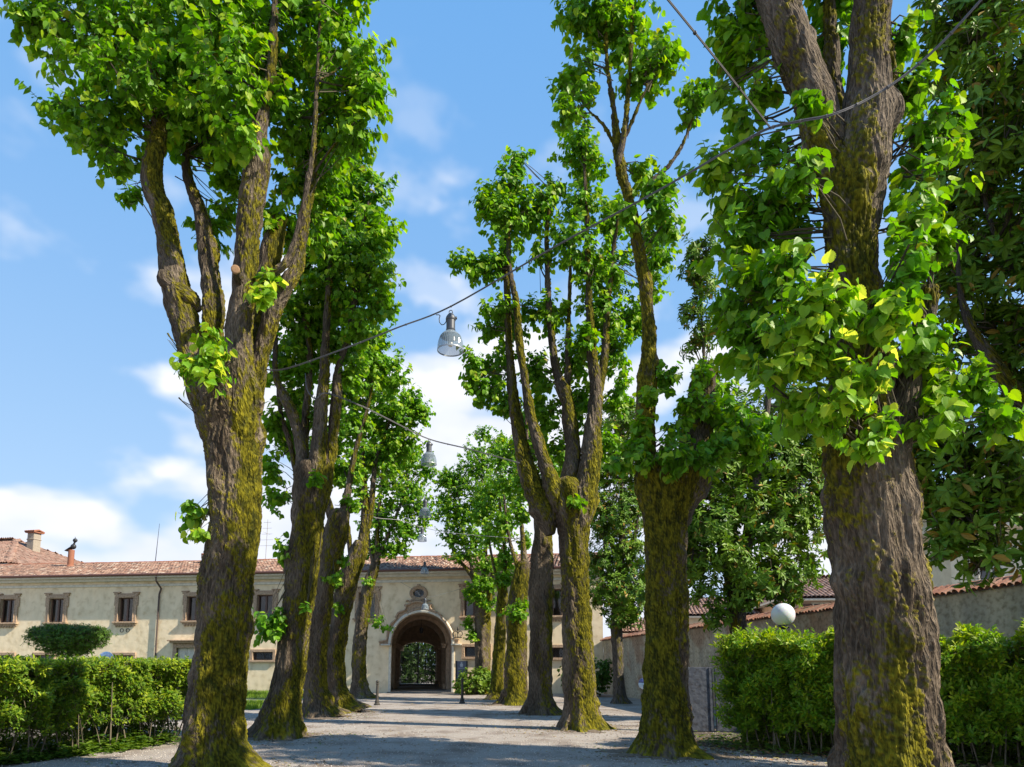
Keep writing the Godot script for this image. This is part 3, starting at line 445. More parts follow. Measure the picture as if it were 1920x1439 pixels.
	for q in [["house_pink", lin(0.62, 0.45, 0.36)], ["house_cream", lin(0.66, 0.64, 0.5)], ["house_ochre", lin(0.56, 0.38, 0.24)], ["house_white", lin(0.66, 0.62, 0.54)]]:
		m = plain(q[0], q[1], 0.92)
		triplanar(m, 0.3, noise_tex(0.012, 4, [[0.0, grey(0.85)], [1.0, grey(1.0)]]), fine, 0.8)

# ------------------------------------------------------------------ leaves
func leaf_mesh(side: Array, rib: Array, fold: float, droop: float, mat: Material = null) -> ArrayMesh:
	# side: half outline from base to tip, rib: heights along the midrib
	var g := Geo.new()
	var lift := func(p: Vector2) -> Vector3: return Vector3(p.x, p.y, absf(p.x) * fold - droop * p.y * p.y)
	for s in [-1.0, 1.0]:
		var poly := PackedVector2Array()
		for p in side:
			poly.append(Vector2(p.x * s, p.y))
		for i in range(rib.size() - 1, -1, -1):
			poly.append(Vector2(0, rib[i]))
		var idx := Geometry2D.triangulate_polygon(poly)
		for i in range(0, idx.size(), 3):
			g.tri(lift.call(poly[idx[i]]), lift.call(poly[idx[i + 1]]), lift.call(poly[idx[i + 2]]), Vector3(0, 0, 1))
	return g.commit(mat)

func lime_leaf(mat: Material = null, detailed := false) -> ArrayMesh:
	var side := [Vector2(0.0, 0.0), Vector2(0.2, -0.09), Vector2(0.42, 0.06), Vector2(0.47, 0.3), Vector2(0.37, 0.58), Vector2(0.18, 0.82), Vector2(0.0, 1.04)]
	if detailed:
		side = [Vector2(0.0, 0.0), Vector2(0.12, -0.08), Vector2(0.27, -0.085), Vector2(0.36, -0.03), Vector2(0.43, 0.03), Vector2(0.43, 0.1), Vector2(0.49, 0.17), Vector2(0.46, 0.24), Vector2(0.5, 0.32), Vector2(0.445, 0.4), Vector2(0.46, 0.49), Vector2(0.37, 0.57), Vector2(0.36, 0.67), Vector2(0.25, 0.74), Vector2(0.21, 0.84), Vector2(0.1, 0.89), Vector2(0.0, 1.08)]
	return leaf_mesh(side, [0.3, 0.65], 0.22, 0.16, mat)

func foliage_sprigs(clumps: Array, kind: String, size: float, fill: float, sd: int, places: Array, tints: PackedColorArray, stems: Geo) -> void:
	# sprigs spread through each clump; leaves alternate along a sprig (lime) or sit in whorls at its end (magnolia)
	rng.seed = sd
	var whorl := kind == "magnolia"
	for c in clumps:
		var mid := Vector3(c[0], c[1], c[2])
		var rx: float = c[3]
		var ry: float = c[4]
		var rz: float = (rx + ry) * 0.5 if c.size() < 6 else c[5]
		var area := (rx * ry + ry * rz + rx * rz) / 3.0
		var count := int(ceil(fill * (190.0 if whorl else 235.0) * pow(area, 0.88) * pow(0.17 / size, 1.6))) + 2
		var lobe := float(sd % 97) + mid.x * 3.0
		for i in count:
			var d := Vector3(rng.randfn(), rng.randfn(), rng.randfn()).normalized()
			var bump := 1.0 + 0.55 * noise.get_noise_3d(d.x * 1.7 + lobe, d.y * 1.7, d.z * 1.7 + mid.y) + 0.08 * rng.randfn()
			var f := pow(rng.randf(), 0.42) * bump
			var p := mid + Vector3(d.x * rx, d.y * ry, d.z * rz) * f
			if noise.get_noise_3d(p.x * 2.1 + lobe, p.y * 2.1, p.z * 2.1) < -0.16:
				continue
			var out := (Vector3(d.x / rx, d.y / ry, d.z / rz).normalized() * 0.8 + Vector3(0, 0.35, 0) + Vector3(rng.randfn(), rng.randfn(), rng.randfn()) * 0.3).normalized()
			var across := out.cross(Vector3.UP + Vector3(rng.randfn(), 0, rng.randfn()) * 0.3).normalized()
			var tone := 0.5 + 0.5 * noise.get_noise_3d(p.x * 0.9, p.y * 0.9, p.z * 0.9 + 40.0)
			var length := minf(size * (2.0 if whorl else 2.9), 0.12 + rx + ry * 0.4) * rng.randf_range(0.6, 1.15)
			var from := p - out * length * 0.55
			stems.rod(from, p + out * length * 0.4, 0.006 if not whorl else 0.009, 0.003, 3)
			var m := rng.randi_range(6, 9) if whorl else rng.randi_range(5, 8)
			var spin := rng.randf() * TAU
			for k in m:
				var t := float(k) / (m - 1)
				var where: Vector3
				var tip: Vector3
				var face: Vector3
				var s := size * (0.42 + 0.75 * sqrt(rng.randf()))
				if whorl:
					var a := spin + TAU * k * 0.382
					var lat := across * cos(a) + out.cross(across) * sin(a)
					where = p + out * length * (0.15 + 0.25 * t)
					tip = (lat * rng.randf_range(0.75, 1.0) + out * rng.randf_range(-0.05, 0.6) - Vector3(0, 0.22, 0)).normalized()
					face = (out * 1.2 + Vector3(0, 0.2, 0) + Vector3(rng.randfn(), rng.randfn(), rng.randfn()) * 0.18).normalized()
				else:
					var sg := 1.0 if k % 2 == 0 else -1.0
					where = from.lerp(p + out * length * 0.45, 0.15 + 0.85 * t) + across * sg * size * 0.25 * rng.randf() - Vector3(0, size * 0.18 * rng.randf(), 0)
					tip = (out * 0.45 + across * sg * 0.55 + Vector3(0, -0.75, 0) + Vector3(rng.randfn(), rng.randfn(), rng.randfn()) * 0.33).normalized()
					face = (out * 0.75 + Vector3(0, 0.6, 0) + Vector3(rng.randfn(), rng.randfn(), rng.randfn()) * 0.38).normalized()
				var x := tip.cross(face)
				if x.length() < 0.05:
					continue
				x = x.normalized()
				var z := x.cross(tip)
				places.append(Transform3D(Basis(x * s, tip * s, z * s), where))
				var b := rng.randf_range(0.72, 1.25)
				var young := 1.0 if not whorl and t > 0.6 and f > 0.75 and rng.randf() < 0.55 else 0.0
				if whorl:
					tints.append(Color(0.075 * b + 0.1 * tone * b, 0.175 * b + 0.12 * tone, 0.016 * b) if rng.randf() > 0.05 else Color(0.3, 0.2, 0.03))
				else:
					tints.append(Color((0.115 + 0.11 * tone + 0.15 * young) * b, (0.31 + 0.12 * tone + 0.1 * young) * b, 0.017 * b) if rng.randf() > 0.006 else Color(0.38, 0.36, 0.04))

# ------------------------------------------------------------------ trees
func tube(pts: Array, around: int, step: float, o: Dictionary) -> ArrayMesh:
	# a swept, tapered limb with fluting, burls, furrowed bark, root flare (o.flare) and moss patches (o.moss, o.side)
	var pos: Array[Vector3] = []
	var rad := PackedFloat32Array()
	for i in pts.size() - 1:
		var q := []
		for k in [i - 1, i, i + 1, i + 2]:
			q.append(pts[clampi(k, 0, pts.size() - 1)])
		var a := Vector3(q[1][0], q[1][1], q[1][2])
		var b := Vector3(q[2][0], q[2][1], q[2][2])
		var pre := Vector3(q[0][0], q[0][1], q[0][2])
		var post := Vector3(q[3][0], q[3][1], q[3][2])
		var cuts := maxi(1, int(a.distance_to(b) / step))
		for k in cuts:
			var t := float(k) / cuts
			pos.append(a.cubic_interpolate(b, pre, post, t))
			rad.append(lerpf(q[1][3], q[2][3], t * t * (3.0 - 2.0 * t) * 0.5 + t * 0.5))
	var last: Array = pts[pts.size() - 1]
	pos.append(Vector3(last[0], last[1], last[2]))
	rad.append(last[3])
	var rounds := 3 if o.get("cap", true) else 0
	var end_dir := (pos[pos.size() - 1] - pos[pos.size() - 2]).normalized()
	for k in rounds:
		var a := float(k + 1) / rounds * PI / 2
		pos.append(Vector3(last[0], last[1], last[2]) + end_dir * sin(a) * last[3] * 0.6)
		rad.append(maxf(last[3] * cos(a), 0.002))
	var n := pos.size()
	var verts := PackedVector3Array()
	var cols := PackedColorArray()
	var uvs := PackedVector2Array()
	var index := PackedInt32Array()
	verts.resize(n * (around + 1))
	cols.resize(n * (around + 1))
	uvs.resize(n * (around + 1))
	var sd: float = o.get("seed", 0.0)
	var flare: float = o.get("flare", 0.0)
	var moss_bias: float = o.get("moss", 0.0)
	var side: Vector3 = o.get("side", Vector3.RIGHT)
	side = side.normalized()
	var furrow: float = o.get("furrow", 0.014)
	var grey_bark: float = o.get("grey", 0.0)
	var x := Vector3.RIGHT
	var along := 0.0
	var mean: float = rad[int(n / 3.0)]
	var wraps := maxf(1.0, round(TAU * mean / 0.42))
	for i in n:
		var t: Vector3 = (pos[mini(i + 1, n - 1)] - pos[maxi(i - 1, 0)]).normalized()
		x = (x - t * x.dot(t)).normalized()
		var y := t.cross(x)
		if i > 0:
			along += pos[i].distance_to(pos[i - 1])
		var r: float = rad[i]
		var near_root := exp(-maxf(pos[i].y, 0.0) / 0.42) if flare > 0.0 else 0.0
		for j in around + 1:
			var a := TAU * (j % around) / around
			var dir := x * cos(a) + y * sin(a)
			var p: Vector3 = pos[i] + dir * r
			var low := noise.get_noise_3d(p.x * 1.1 + sd, p.y * 0.55, p.z * 1.1)
			var mid := noise.get_noise_3d(p.x * 3.2, p.y * 1.5 + sd, p.z * 3.2)
			var cre := smoothstep(-1.0, -0.45, plates.get_noise_3d(p.x * 10.5 + sd + 0.5 * mid, p.y * 1.9 + 0.4 * low, p.z * 10.5))
			var fin := noise.get_noise_3d(p.x * 22.0, p.y * 22.0 + sd, p.z * 22.0)
			var rr := r * (float(o.get("slim", 0.91)) + 0.09 * low + 0.05 * mid)
			rr += r * (0.3 if flare > 0.0 else 0.55) * maxf(0.0, noise.get_noise_3d(p.x * 1.9 + sd * 2.0, p.y * 1.3, p.z * 1.9) - 0.36)
			if flare > 0.0:
				var toes := 0.5 + 0.5 * sin(a * 5.0 + sd + 1.7 * sin(a * 2.0 + sd * 2.0))
				rr += mean * flare * near_root * near_root * (0.15 + 1.05 * toes * toes) + mean * 0.22 * near_root * (toes - 0.5)
				rr *= 1.0 + 0.035 * sin(a * 7.0 + sd + p.y * 0.5)
			var patch := noise.get_noise_3d(p.x * 1.5 + 9.0, p.y * 0.45 + sd, p.z * 1.5)
			var spot := noise.get_noise_3d(p.x * 7.5 + sd, p.y * 4.0, p.z * 7.5)
			var green := moss_bias + 0.55 * patch + 0.52 * dir.dot(side) + 0.3 * spot + 0.34 * fin + 0.1 * cre
			green = smoothstep(0.12, 0.42, green)
			rr += furrow * (cre - 0.6) * (1.0 - 0.3 * green) + green * (0.008 + 0.016 * fin + 0.009 * spot)
			var at := i * (around + 1) + j
			verts[at] = pos[i] + dir * rr
			uvs[at] = Vector2(wraps * j / around, along * 0.5 + sd)
			var tone := 0.5 + 0.5 * noise.get_noise_3d(p.x * 2.0, p.y * 0.7, p.z * 2.0 + sd)
			var bark := Color(0.115, 0.088, 0.062).lerp(Color(0.3, 0.24, 0.178), clampf(tone * 1.1 + 0.25 * fin, 0.0, 1.0))
			bark = bark.lerp(Color(0.2, 0.19, 0.18), grey_bark)
			var mo := Color(0.08, 0.084, 0.012).lerp(Color(0.28, 0.25, 0.018), clampf(0.45 + 0.8 * spot + 1.0 * fin, 0.0, 1.0))
			cols[at] = bark.lerp(mo, green)
			if i < n - 1 and j < around:
				var nx := at + around + 1
				index.append_array([at, nx, at + 1, at + 1, nx, nx + 1])
	var arr := []
	arr.resize(Mesh.ARRAY_MAX)
	arr[Mesh.ARRAY_VERTEX] = verts
	arr[Mesh.ARRAY_COLOR] = cols
	arr[Mesh.ARRAY_TEX_UV] = uvs
	arr[Mesh.ARRAY_INDEX] = index
	var raw := ArrayMesh.new()
	raw.add_surface_from_arrays(Mesh.PRIMITIVE_TRIANGLES, arr)
	var st := SurfaceTool.new()
	st.create_from(raw, 0)
	st.generate_normals()
	st.set_material(M.bark)
	return st.commit()

func build_tree(d: Dictionary, number: int) -> void:
	var root := thing(d.called, d.label, "tree", Vector3(d.at[0], 0, d.at[1]), 0.0, d.group)
	var sd := 3.7 * number + 1.3
	var side := Vector3(d.side[0], d.side[1], d.side[2])
	var dark: bool = d.kind == "magnolia"
	var look := {"seed": sd, "moss": d.moss - 0.08, "side": side, "flare": d.flare, "slim": 0.96 if d.around > 160 else 0.91, "furrow": 0.034 if d.around > 120 else 0.026, "grey": 0.55 if dark else 0.0}
	part("trunk", tube(d.trunk, d.around, d.step, look), root)
	var joints: Array[Vector3] = []
	var top: float = d.trunk[d.trunk.size() - 1][1]
	for i in d.limbs.size():
		var l: Array = d.limbs[i].duplicate()
		var widest: float = l[0][3]
		var first := Vector3(l[0][0], l[0][1], l[0][2])
		var back := (first - Vector3(l[1][0], l[1][1], l[1][2])).normalized() * widest * 1.1 - Vector3(0, widest * 0.7, 0)
		l.push_front([first.x + back.x, first.y + back.y, first.z + back.z, widest * 0.35])
		var n := clampi(int(d.around * widest / float(d.trunk[d.trunk.size() - 1][3]) * 0.9), 14, d.around)
		part("limb", tube(l, n, d.step * 1.2, {"seed": sd + 11.0 * i, "moss": d.moss - 0.2 - 0.08 * (i % 3), "side": side, "furrow": 0.01 + 0.05 * widest * 0.5, "grey": 0.5 if dark else 0.12}), root)
		for p in l:
			joints.append(Vector3(p[0], p[1], p[2]))
	for p in d.trunk:
		if p[1] > top * 0.8:
			joints.append(Vector3(p[0], p[1], p[2]))
	# a thin branch reaches from the nearest limb into each clump of leaves
	rng.seed = 900 + number
	for c in d.clumps:
		var mid := Vector3(c[0], c[1], c[2])
		var best := joints[0]
		var least := 1e9
		for q in joints:
			var far := q.distance_to(mid) + maxf(0.0, q.y - mid.y) * 0.8
			if far < least:
				least = far
				best = q
		if best.distance_to(mid) > 3.2:
			continue
		var end := mid + (mid - best).normalized() * float(c[3]) * 0.45 + Vector3(0, float(c[4]) * 0.25, 0)
		var r := clampf(0.012 + 0.02 * float(c[3]), 0.014, 0.045)
		var bend := best.lerp(end, 0.5) + Vector3(rng.randfn() * 0.05, -0.05, rng.randfn() * 0.05)
		part("branch", tube([[best.x, best.y, best.z, r], [bend.x, bend.y, bend.z, r * 0.8], [end.x, end.y, end.z, r * 0.3]], 7, 0.15, {"seed": sd, "moss": -0.5, "furrow": 0.002, "grey": 0.4}), root)
	var places := []
	var tints := PackedColorArray()
	var stems := Geo.new()
	rng.seed = 700 + number
	for c in d.clumps:
		var mid := Vector3(c[0], c[1], c[2])
		var best := joints[0]
		for q in joints:
			if q.distance_to(mid) + maxf(0.0, q.y - mid.y) < best.distance_to(mid) + maxf(0.0, best.y - mid.y):
				best = q
		if best.distance_to(mid) > 3.2:
			continue
		for k in 3:
			var from := best + Vector3(rng.randfn() * 0.08, rng.randfn() * 0.2, rng.randfn() * 0.08)
			var to := mid + Vector3(rng.randf_range(-1, 1) * c[3], rng.randf_range(-0.5, 1.0) * c[4], rng.randf_range(-1, 1) * c[3]) * 0.5
			var way := from.lerp(to, 0.45) + Vector3(rng.randfn() * 0.06, from.distance_to(to) * 0.02 - 0.06 + 0.12 * rng.randf(), rng.randfn() * 0.06)
			stems.rod(from, way, 0.011, 0.008, 5)
			stems.rod(way, to, 0.008, 0.003, 5)
	foliage_sprigs(d.clumps, d.kind, d.leaf, d.fill, 100 + number, places, tints, stems)
	var tw := part("twigs", stems.commit(M.twig), root)
	tw.set_meta("kind", "stuff")
	var leafy: Mesh = M.magnolia_mesh if dark else M.lime_fine
	if d.pick:
		# the 300 leaves nearest the viewer's side of the crown are leaves of their own
		var eye := Vector3(0, 1.6, 0) - root.position
		var order := []
		for i in places.size():
			var p: Vector3 = places[i].origin
			var rel := p - eye
			if absf(rel.x) < -rel.z * 0.73 and rel.y < -rel.z * 1.03:
				order.append([rel.length() / places[i].basis.y.length(), i])
		order.sort_custom(func(a, b): return a[0] < b[0])
		var own := {}
		for k in mini(300, order.size()):
			own[order[k][1]] = true
			var o := MeshInstance3D.new()
			o.name = "leaf"
			o.mesh = M["lime_leaf_%d" % (k % 4)]
			o.transform = places[order[k][1]]
			root.add_child(o, true)
		var rest := []
		var rest_t := PackedColorArray()
		for i in places.size():
			if not own.has(i):
				rest.append(places[i])
				rest_t.append(tints[i])
		places = rest
		tints = rest_t
	many("crown", leafy, M.glossy_leaf if dark else M.leaf, places, tints, root)
	print(d.called, " ", number, " leaves ", places.size())
	if number == 0:
		var g := Geo.new()
		var tip := Vector3(d.limbs[6][2][0], d.limbs[6][2][1], d.limbs[6][2][2])
		var pre := Vector3(d.limbs[6][1][0], d.limbs[6][1][1], d.limbs[6][1][2])
		var dr := (tip - pre).normalized()
		g.lathe(tip + dr * 0.03, [Vector2(0.066, 0), Vector2(0.066, 0.045), Vector2(0.05, 0.052), Vector2(0, 0.054)], 18, dr)
		var c := piece("cut_end", g, M.cut_wood, root)
		c.set_meta("label", "fresh round saw cut showing pale orange wood")

# ------------------------------------------------------------------ the palace wing
func pass_point(u: float, y: float, depth: float) -> Vector3:
	return Vector3(u - 0.278 * depth, y, -depth)

func vault_ring(half: float, spring: float, top: float, floor_y: float, seg := 20) -> Array:
	var out := [Vector2(-half, floor_y), Vector2(-half, spring)]
	for k in range(1, seg):
		var a := PI - PI * k / seg
		out.append(Vector2(cos(a) * half, spring + sin(a) * (top - spring)))
	out.append(Vector2(half, spring))
	out.append(Vector2(half, floor_y))
	return out

func add_window(parent: Node, u: float, w: float, y0: float, y1: float, grand: bool, grille: bool) -> void:
	var win := Node3D.new()
	win.name = "window"
	parent.add_child(win, true)
	win.position = Vector3(u, 0, 0)
	var h := w * 0.5
	var g := Geo.new()
	if grand:
		for s in [-1.0, 1.0]:
			g.box(Vector3(s * (h + 0.12), (y0 + y1) * 0.5, 0.045), Vector3(0.24, y1 - y0, 0.1), Basis.IDENTITY, 0.015)
			g.box(Vector3(s * (h + 0.03), (y0 + y1) * 0.5, 0.075), Vector3(0.06, y1 - y0 - 0.02, 0.1), Basis.IDENTITY, 0.01)
			g.box(Vector3(s * (h + 0.27), y1 - 0.22, 0.04), Vector3(0.1, 0.62, 0.085), Basis.IDENTITY, 0.015)
			g.box(Vector3(s * (h + 0.16), y1 + 0.34, 0.06), Vector3(0.5, 0.07, 0.16), Basis.IDENTITY, 0.015)
			g.box(Vector3(s * (h + 0.2), y1 + 0.24, 0.05), Vector3(0.3, 0.13, 0.11), Basis.IDENTITY, 0.015)
		g.box(Vector3(0, y1 + 0.1, 0.05), Vector3(w + 0.48, 0.2, 0.115), Basis.IDENTITY, 0.015)
		g.box(Vector3(0, y1 + 0.24, 0.04), Vector3(w + 0.05, 0.08, 0.09), Basis.IDENTITY, 0.01)
	else:
		for s in [-1.0, 1.0]:
			g.box(Vector3(s * (h + 0.09), (y0 + y1) * 0.5, 0.05), Vector3(0.18, y1 - y0, 0.11), Basis.IDENTITY, 0.015)
		g.box(Vector3(0, y1 + 0.09, 0.053), Vector3(w + 0.36, 0.18, 0.116), Basis.IDENTITY, 0.015)
	# reveals
	for s in [-1.0, 1.0]:
		g.quad(Vector3(s * h, y0, 0.0), Vector3(s * h, y1, 0.0), Vector3(s * h, y1, -0.3), Vector3(s * h, y0, -0.3), Vector3(-s, 0, 0))
	g.quad(Vector3(-h, y1, 0.0), Vector3(h, y1, 0.0), Vector3(h, y1, -0.3), Vector3(-h, y1, -0.3), Vector3(0, -1, 0))
	g.quad(Vector3(-h, y0, 0.0), Vector3(h, y0, 0.0), Vector3(h, y0, -0.3), Vector3(-h, y0, -0.3), Vector3(0, 1, 0))
	piece("surround", g, M.sandstone, win)
	g = Geo.new()
	if grand:
		g.box(Vector3(0, y0 - 0.06, 0.1), Vector3(w + 0.66, 0.12, 0.24), Basis.IDENTITY, 0.02)
		g.box(Vector3(0, y0 - 0.17, 0.05), Vector3(w + 0.5, 0.1, 0.12), Basis.IDENTITY, 0.015)
		for k in 7:
			g.ball(Vector3(-0.6 + 0.2 * k, y0 - 0.26, 0.05), Vector3(0.085, 0.1, 0.06), 8, 6)
	else:
		g.box(Vector3(0, y0 - 0.07, 0.07), Vector3(w + 0.4, 0.14, 0.15), Basis.IDENTITY, 0.015)
	piece("sill", g, M.sandstone, win)
	g = Geo.new()
	var z := -0.16
	for s in [-1.0, 1.0]:
		g.box(Vector3(s * (h - 0.035), (y0 + y1) * 0.5, z), Vector3(0.07, y1 - y0, 0.06))
	g.box(Vector3(0, y1 - 0.035, z), Vector3(w - 0.14, 0.07, 0.06))
	g.box(Vector3(0, y0 + 0.035, z), Vector3(w - 0.14, 0.07, 0.06))
	if not grille:
		g.box(Vector3(0, (y0 + y1) * 0.5, z + 0.005), Vector3(0.11, y1 - y0 - 0.14, 0.07))
	piece("frame", g, M.window_wood, win)
	for s in [-1.0, 1.0]:
		g = Geo.new()
		g.box(Vector3(s * h * 0.5, (y0 + y1) * 0.5, z - 0.02), Vector3(h - 0.07, y1 - y0 - 0.12, 0.008))
		piece("pane", g, M.glass, win)
	if grille:
		g = Geo.new()
		var hh := y1 - y0
		var gap := 0.17
		for s in [-1.0, 1.0]:
			var c := -h - hh
			while c < h + hh:
				# a bar through (c, y0) at 45 degrees, clipped to the opening
				var a := Vector2(c, y0)
				var b := Vector2(c + s * hh, y1)
				var lo := 0.0
				var hi := 1.0
				for lim in [[-h, 1.0], [h, -1.0]]:
					var fa: float = (a.x - lim[0]) * lim[1]
					var fb: float = (b.x - lim[0]) * lim[1]
					if fa < 0.0 and fb < 0.0:
						hi = -1.0
					elif fa < 0.0:
						lo = maxf(lo, fa / (fa - fb))
					elif fb < 0.0:
						hi = minf(hi, fa / (fa - fb))
				if hi > lo:
					var p := a.lerp(b, lo)
					var q := a.lerp(b, hi)
					g.rod(Vector3(p.x, p.y, -0.05 - 0.01 * s), Vector3(q.x, q.y, -0.05 - 0.01 * s), 0.012, 0.012, 5)
				c += gap
		piece("grille", g, M.dark_iron, win)

func build_wing() -> void:
	var b := thing("palace_wing", "long cream plastered two-storey wing with tiled roof and arched gateway", "building", Vector3(-5.51, 0, -42.42), deg_to_rad(-7.0))
	var u0 := -34.0
	var u1 := 10.98
	var eave := 7.32
	# openings [u, width, y0, y1, grand, grille]
	var wins := [[-28.12, 1.02, 4.46, 6.02, true, false], [-24.56, 1.02, 4.46, 6.02, true, false], [-19.64, 1.02, 4.46, 6.02, true, false], [-14.9, 1.02, 4.48, 6.04, true, false], [-10.16, 1.04, 4.5, 6.08, true, false], [-3.5, 1.06, 4.56, 6.16, true, false], [3.2, 1.12, 4.62, 6.22, true, false], [8.0, 1.1, 4.6, 6.2, true, false],
		[-28.1, 1.3, 1.7, 2.32, false, false], [-25.2, 1.3, 1.7, 2.32, false, false], [-19.55, 1.25, 1.72, 2.3, false, false], [-10.15, 1.3, 1.98, 2.48, false, true], [3.4, 1.45, 2.16, 2.76, false, true], [8.0, 1.4, 2.1, 2.7, false, true]]
	var holes := []
	for w in wins:
		holes.append([w[0] - w[1] * 0.5, w[0] + w[1] * 0.5, w[2], w[3]])
	holes.append([-15.95, -14.7, 0.0, 2.75])
	holes.append([-ARCH_R, ARCH_R, -0.3, 5.0])
	holes.append([-0.62, 0.14, 5.78, 6.36])
	var us := [u0, u1]
	var ys := [-0.3, eave]
	for h in holes:
		us.append_array([h[0], h[1]])
		ys.append_array([h[2], h[3]])
	us.sort()
	ys.sort()
	var g := Geo.new()
	for i in us.size() - 1:
		for j in ys.size() - 1:
			if us[i + 1] - us[i] < 1e-4 or ys[j + 1] - ys[j] < 1e-4:
				continue
			var cu: float = (us[i] + us[i + 1]) * 0.5
			var cy: float = (ys[j] + ys[j + 1]) * 0.5
			var open := false
			for h in holes:
				if cu > h[0] and cu < h[1] and cy > h[2] and cy < h[3]:
					open = true
			if not open:
				g.quad(Vector3(us[i], ys[j], 0), Vector3(us[i + 1], ys[j], 0), Vector3(us[i + 1], ys[j + 1], 0), Vector3(us[i], ys[j + 1], 0), Vector3(0, 0, 1))
	# spandrels round the arch and the oval window
	for k in 28:
		var a0 := PI * k / 28
		var a1 := PI * (k + 1) / 28
		var p := Vector3(cos(a0) * ARCH_R, SPRING + sin(a0) * ARCH_R, 0)
		var q := Vector3(cos(a1) * ARCH_R, SPRING + sin(a1) * ARCH_R, 0)
		g.quad(p, q, Vector3(q.x, 5.0, 0), Vector3(p.x, 5.0, 0), Vector3(0, 0, 1))
	for k in 32:
		var a0 := TAU * k / 32
		var a1 := TAU * (k + 1) / 32
		var edge := func(a: float) -> Vector3:
			var d := Vector2(cos(a), sin(a))
			var t := minf(0.38 / maxf(absf(d.x), 1e-5), 0.29 / maxf(absf(d.y), 1e-5))
			return Vector3(-0.24 + d.x * t, 6.07 + d.y * t, 0)
		var p := Vector3(-0.24 + cos(a0) * 0.34, 6.07 + sin(a0) * 0.25, 0)
		var q := Vector3(-0.24 + cos(a1) * 0.34, 6.07 + sin(a1) * 0.25, 0)
		g.quad(p, q, edge.call(a1), edge.call(a0), Vector3(0, 0, 1))
	# end, back and inner walls close the rooms
	g.quad(Vector3(u1, -0.3, 0), Vector3(u1, eave, 0), Vector3(u1, eave, -9), Vector3(u1, -0.3, -9), Vector3(1, 0, 0))
	g.quad(Vector3(u0, -0.3, 0), Vector3(u0, eave, 0), Vector3(u0, eave, -9), Vector3(u0, -0.3, -9), Vector3(-1, 0, 0))
	g.quad(Vector3(u0, -0.3, -9), Vector3(-4.9, -0.3, -9), Vector3(-4.9, eave, -9), Vector3(u0, eave, -9), Vector3(0, 0, -1))
	g.quad(Vector3(-0.1, -0.3, -9), Vector3(u1, -0.3, -9), Vector3(u1, eave, -9), Vector3(-0.1, eave, -9), Vector3(0, 0, -1))
	g.quad(Vector3(-4.9, 5.0, -9), Vector3(-0.1, 5.0, -9), Vector3(-0.1, eave, -9), Vector3(-4.9, eave, -9), Vector3(0, 0, -1))
	g.tri(Vector3(u1, eave, 0), Vector3(u1, eave + 1.6, -4.6), Vector3(u1, eave, -9), Vector3(1, 0, 0))
	piece("wall", g, M.plaster, b)
	# cornice, gutter
	g = Geo.new()
	var mid := (u0 + u1) * 0.5
	var span := u1 - u0
	g.box(Vector3(mid, eave - 0.5, 0.03), Vector3(span - 0.01, 0.16, 0.08), Basis.IDENTITY, 0.015)
	g.box(Vector3(mid, eave - 0.16, 0.16), Vector3(span + 0.1, 0.18, 0.34), Basis.IDENTITY, 0.02)
	g.box(Vector3(mid, eave - 0.01, 0.32), Vector3(span + 0.2, 0.14, 0.64), Basis.IDENTITY, 0.02)
	piece("cornice", g, M.white_cornice, b)
	g = Geo.new()
	g.lathe(Vector3(u0 - 0.1, eave + 0.1, 0.72), [Vector2(0.085, 0), Vector2(0.085, span + 0.2)], 12, Vector3.RIGHT)
	piece("gutter", g, M.gutter_copper, b)
	# roof with barrel tiles
	g = Geo.new()
	var lo := Vector3(0, eave + 0.08, 0.7)
	var hi := Vector3(0, 9.0, -4.6)
	g.quad(Vector3(u0 - 0.2, lo.y, lo.z), Vector3(u1 + 0.2, lo.y, lo.z), Vector3(u1 + 0.2, hi.y, hi.z), Vector3(u0 - 0.2, hi.y, hi.z), Vector3(0, 1, 0.4))
	g.quad(Vector3(u0 - 0.2, lo.y, -9.7), Vector3(u1 + 0.2, lo.y, -9.7), Vector3(u1 + 0.2, hi.y, hi.z), Vector3(u0 - 0.2, hi.y, hi.z), Vector3(0, 1, -0.4))
	var roof := piece("roof", g, M.roof_deck, b)
	var slope := (hi - lo)
	var run := slope.length()
	slope = slope.normalized()
	var bas := Basis(Vector3.RIGHT, slope, Vector3.RIGHT.cross(slope))
	var places := []
	var tints := PackedColorArray()
	rng.seed = 71
	var rows := int(run / 0.37)
	var cols := int((span + 0.4) / 0.215)
	for i in cols:
		for j in rows + 1:
			var p := lo + slope * (j * 0.37 - 0.04) + Vector3(u0 - 0.1 + i * 0.215 + rng.randf_range(-0.012, 0.012), 0, 0) + bas.z * rng.randf_range(0.02, 0.04)
			places.append(Transform3D(bas.rotated(bas.z, rng.randf_range(-0.03, 0.03)), p))
			var c := Color(0.27, 0.145, 0.1).lerp(Color(0.36, 0.24, 0.18), rng.randf())
			if rng.randf() < 0.22: c = Color(0.16, 0.1, 0.08)
			if rng.randf() < 0.1: c = Color(0.46, 0.37, 0.3)
			tints.append(c * rng.randf_range(0.75, 1.15))
	many("roof_tiles", barrel(0.092, 0.074, 0.44), M.tile, places, tints, roof)
	g = Geo.new()
	rng.seed = 5
	var uu := u0
	while uu < u1:
		g.lathe(Vector3(uu, hi.y + 0.02 + rng.randf() * 0.02, hi.z), [Vector2(0.13, 0), Vector2(0.115, 0.42)], 8, Vector3.RIGHT)
		uu += 0.38
	piece("ridge_tiles", g, M.terracotta, roof).set_meta("kind", "stuff")
	# terracotta flue with a rusty cowl
	g = Geo.new()
	var f := Vector3(-26.6, 8.6, -3.3)
	g.lathe(f + Vector3(0, -0.3, 0), [Vector2(0.3, 0), Vector2(0.27, 0.4), Vector2(0.2, 0.46), Vector2(0.2, 1.55), Vector2(0.17, 1.56)], 16)
	var mesh := g.commit(M.terracotta)
	g = Geo.new()
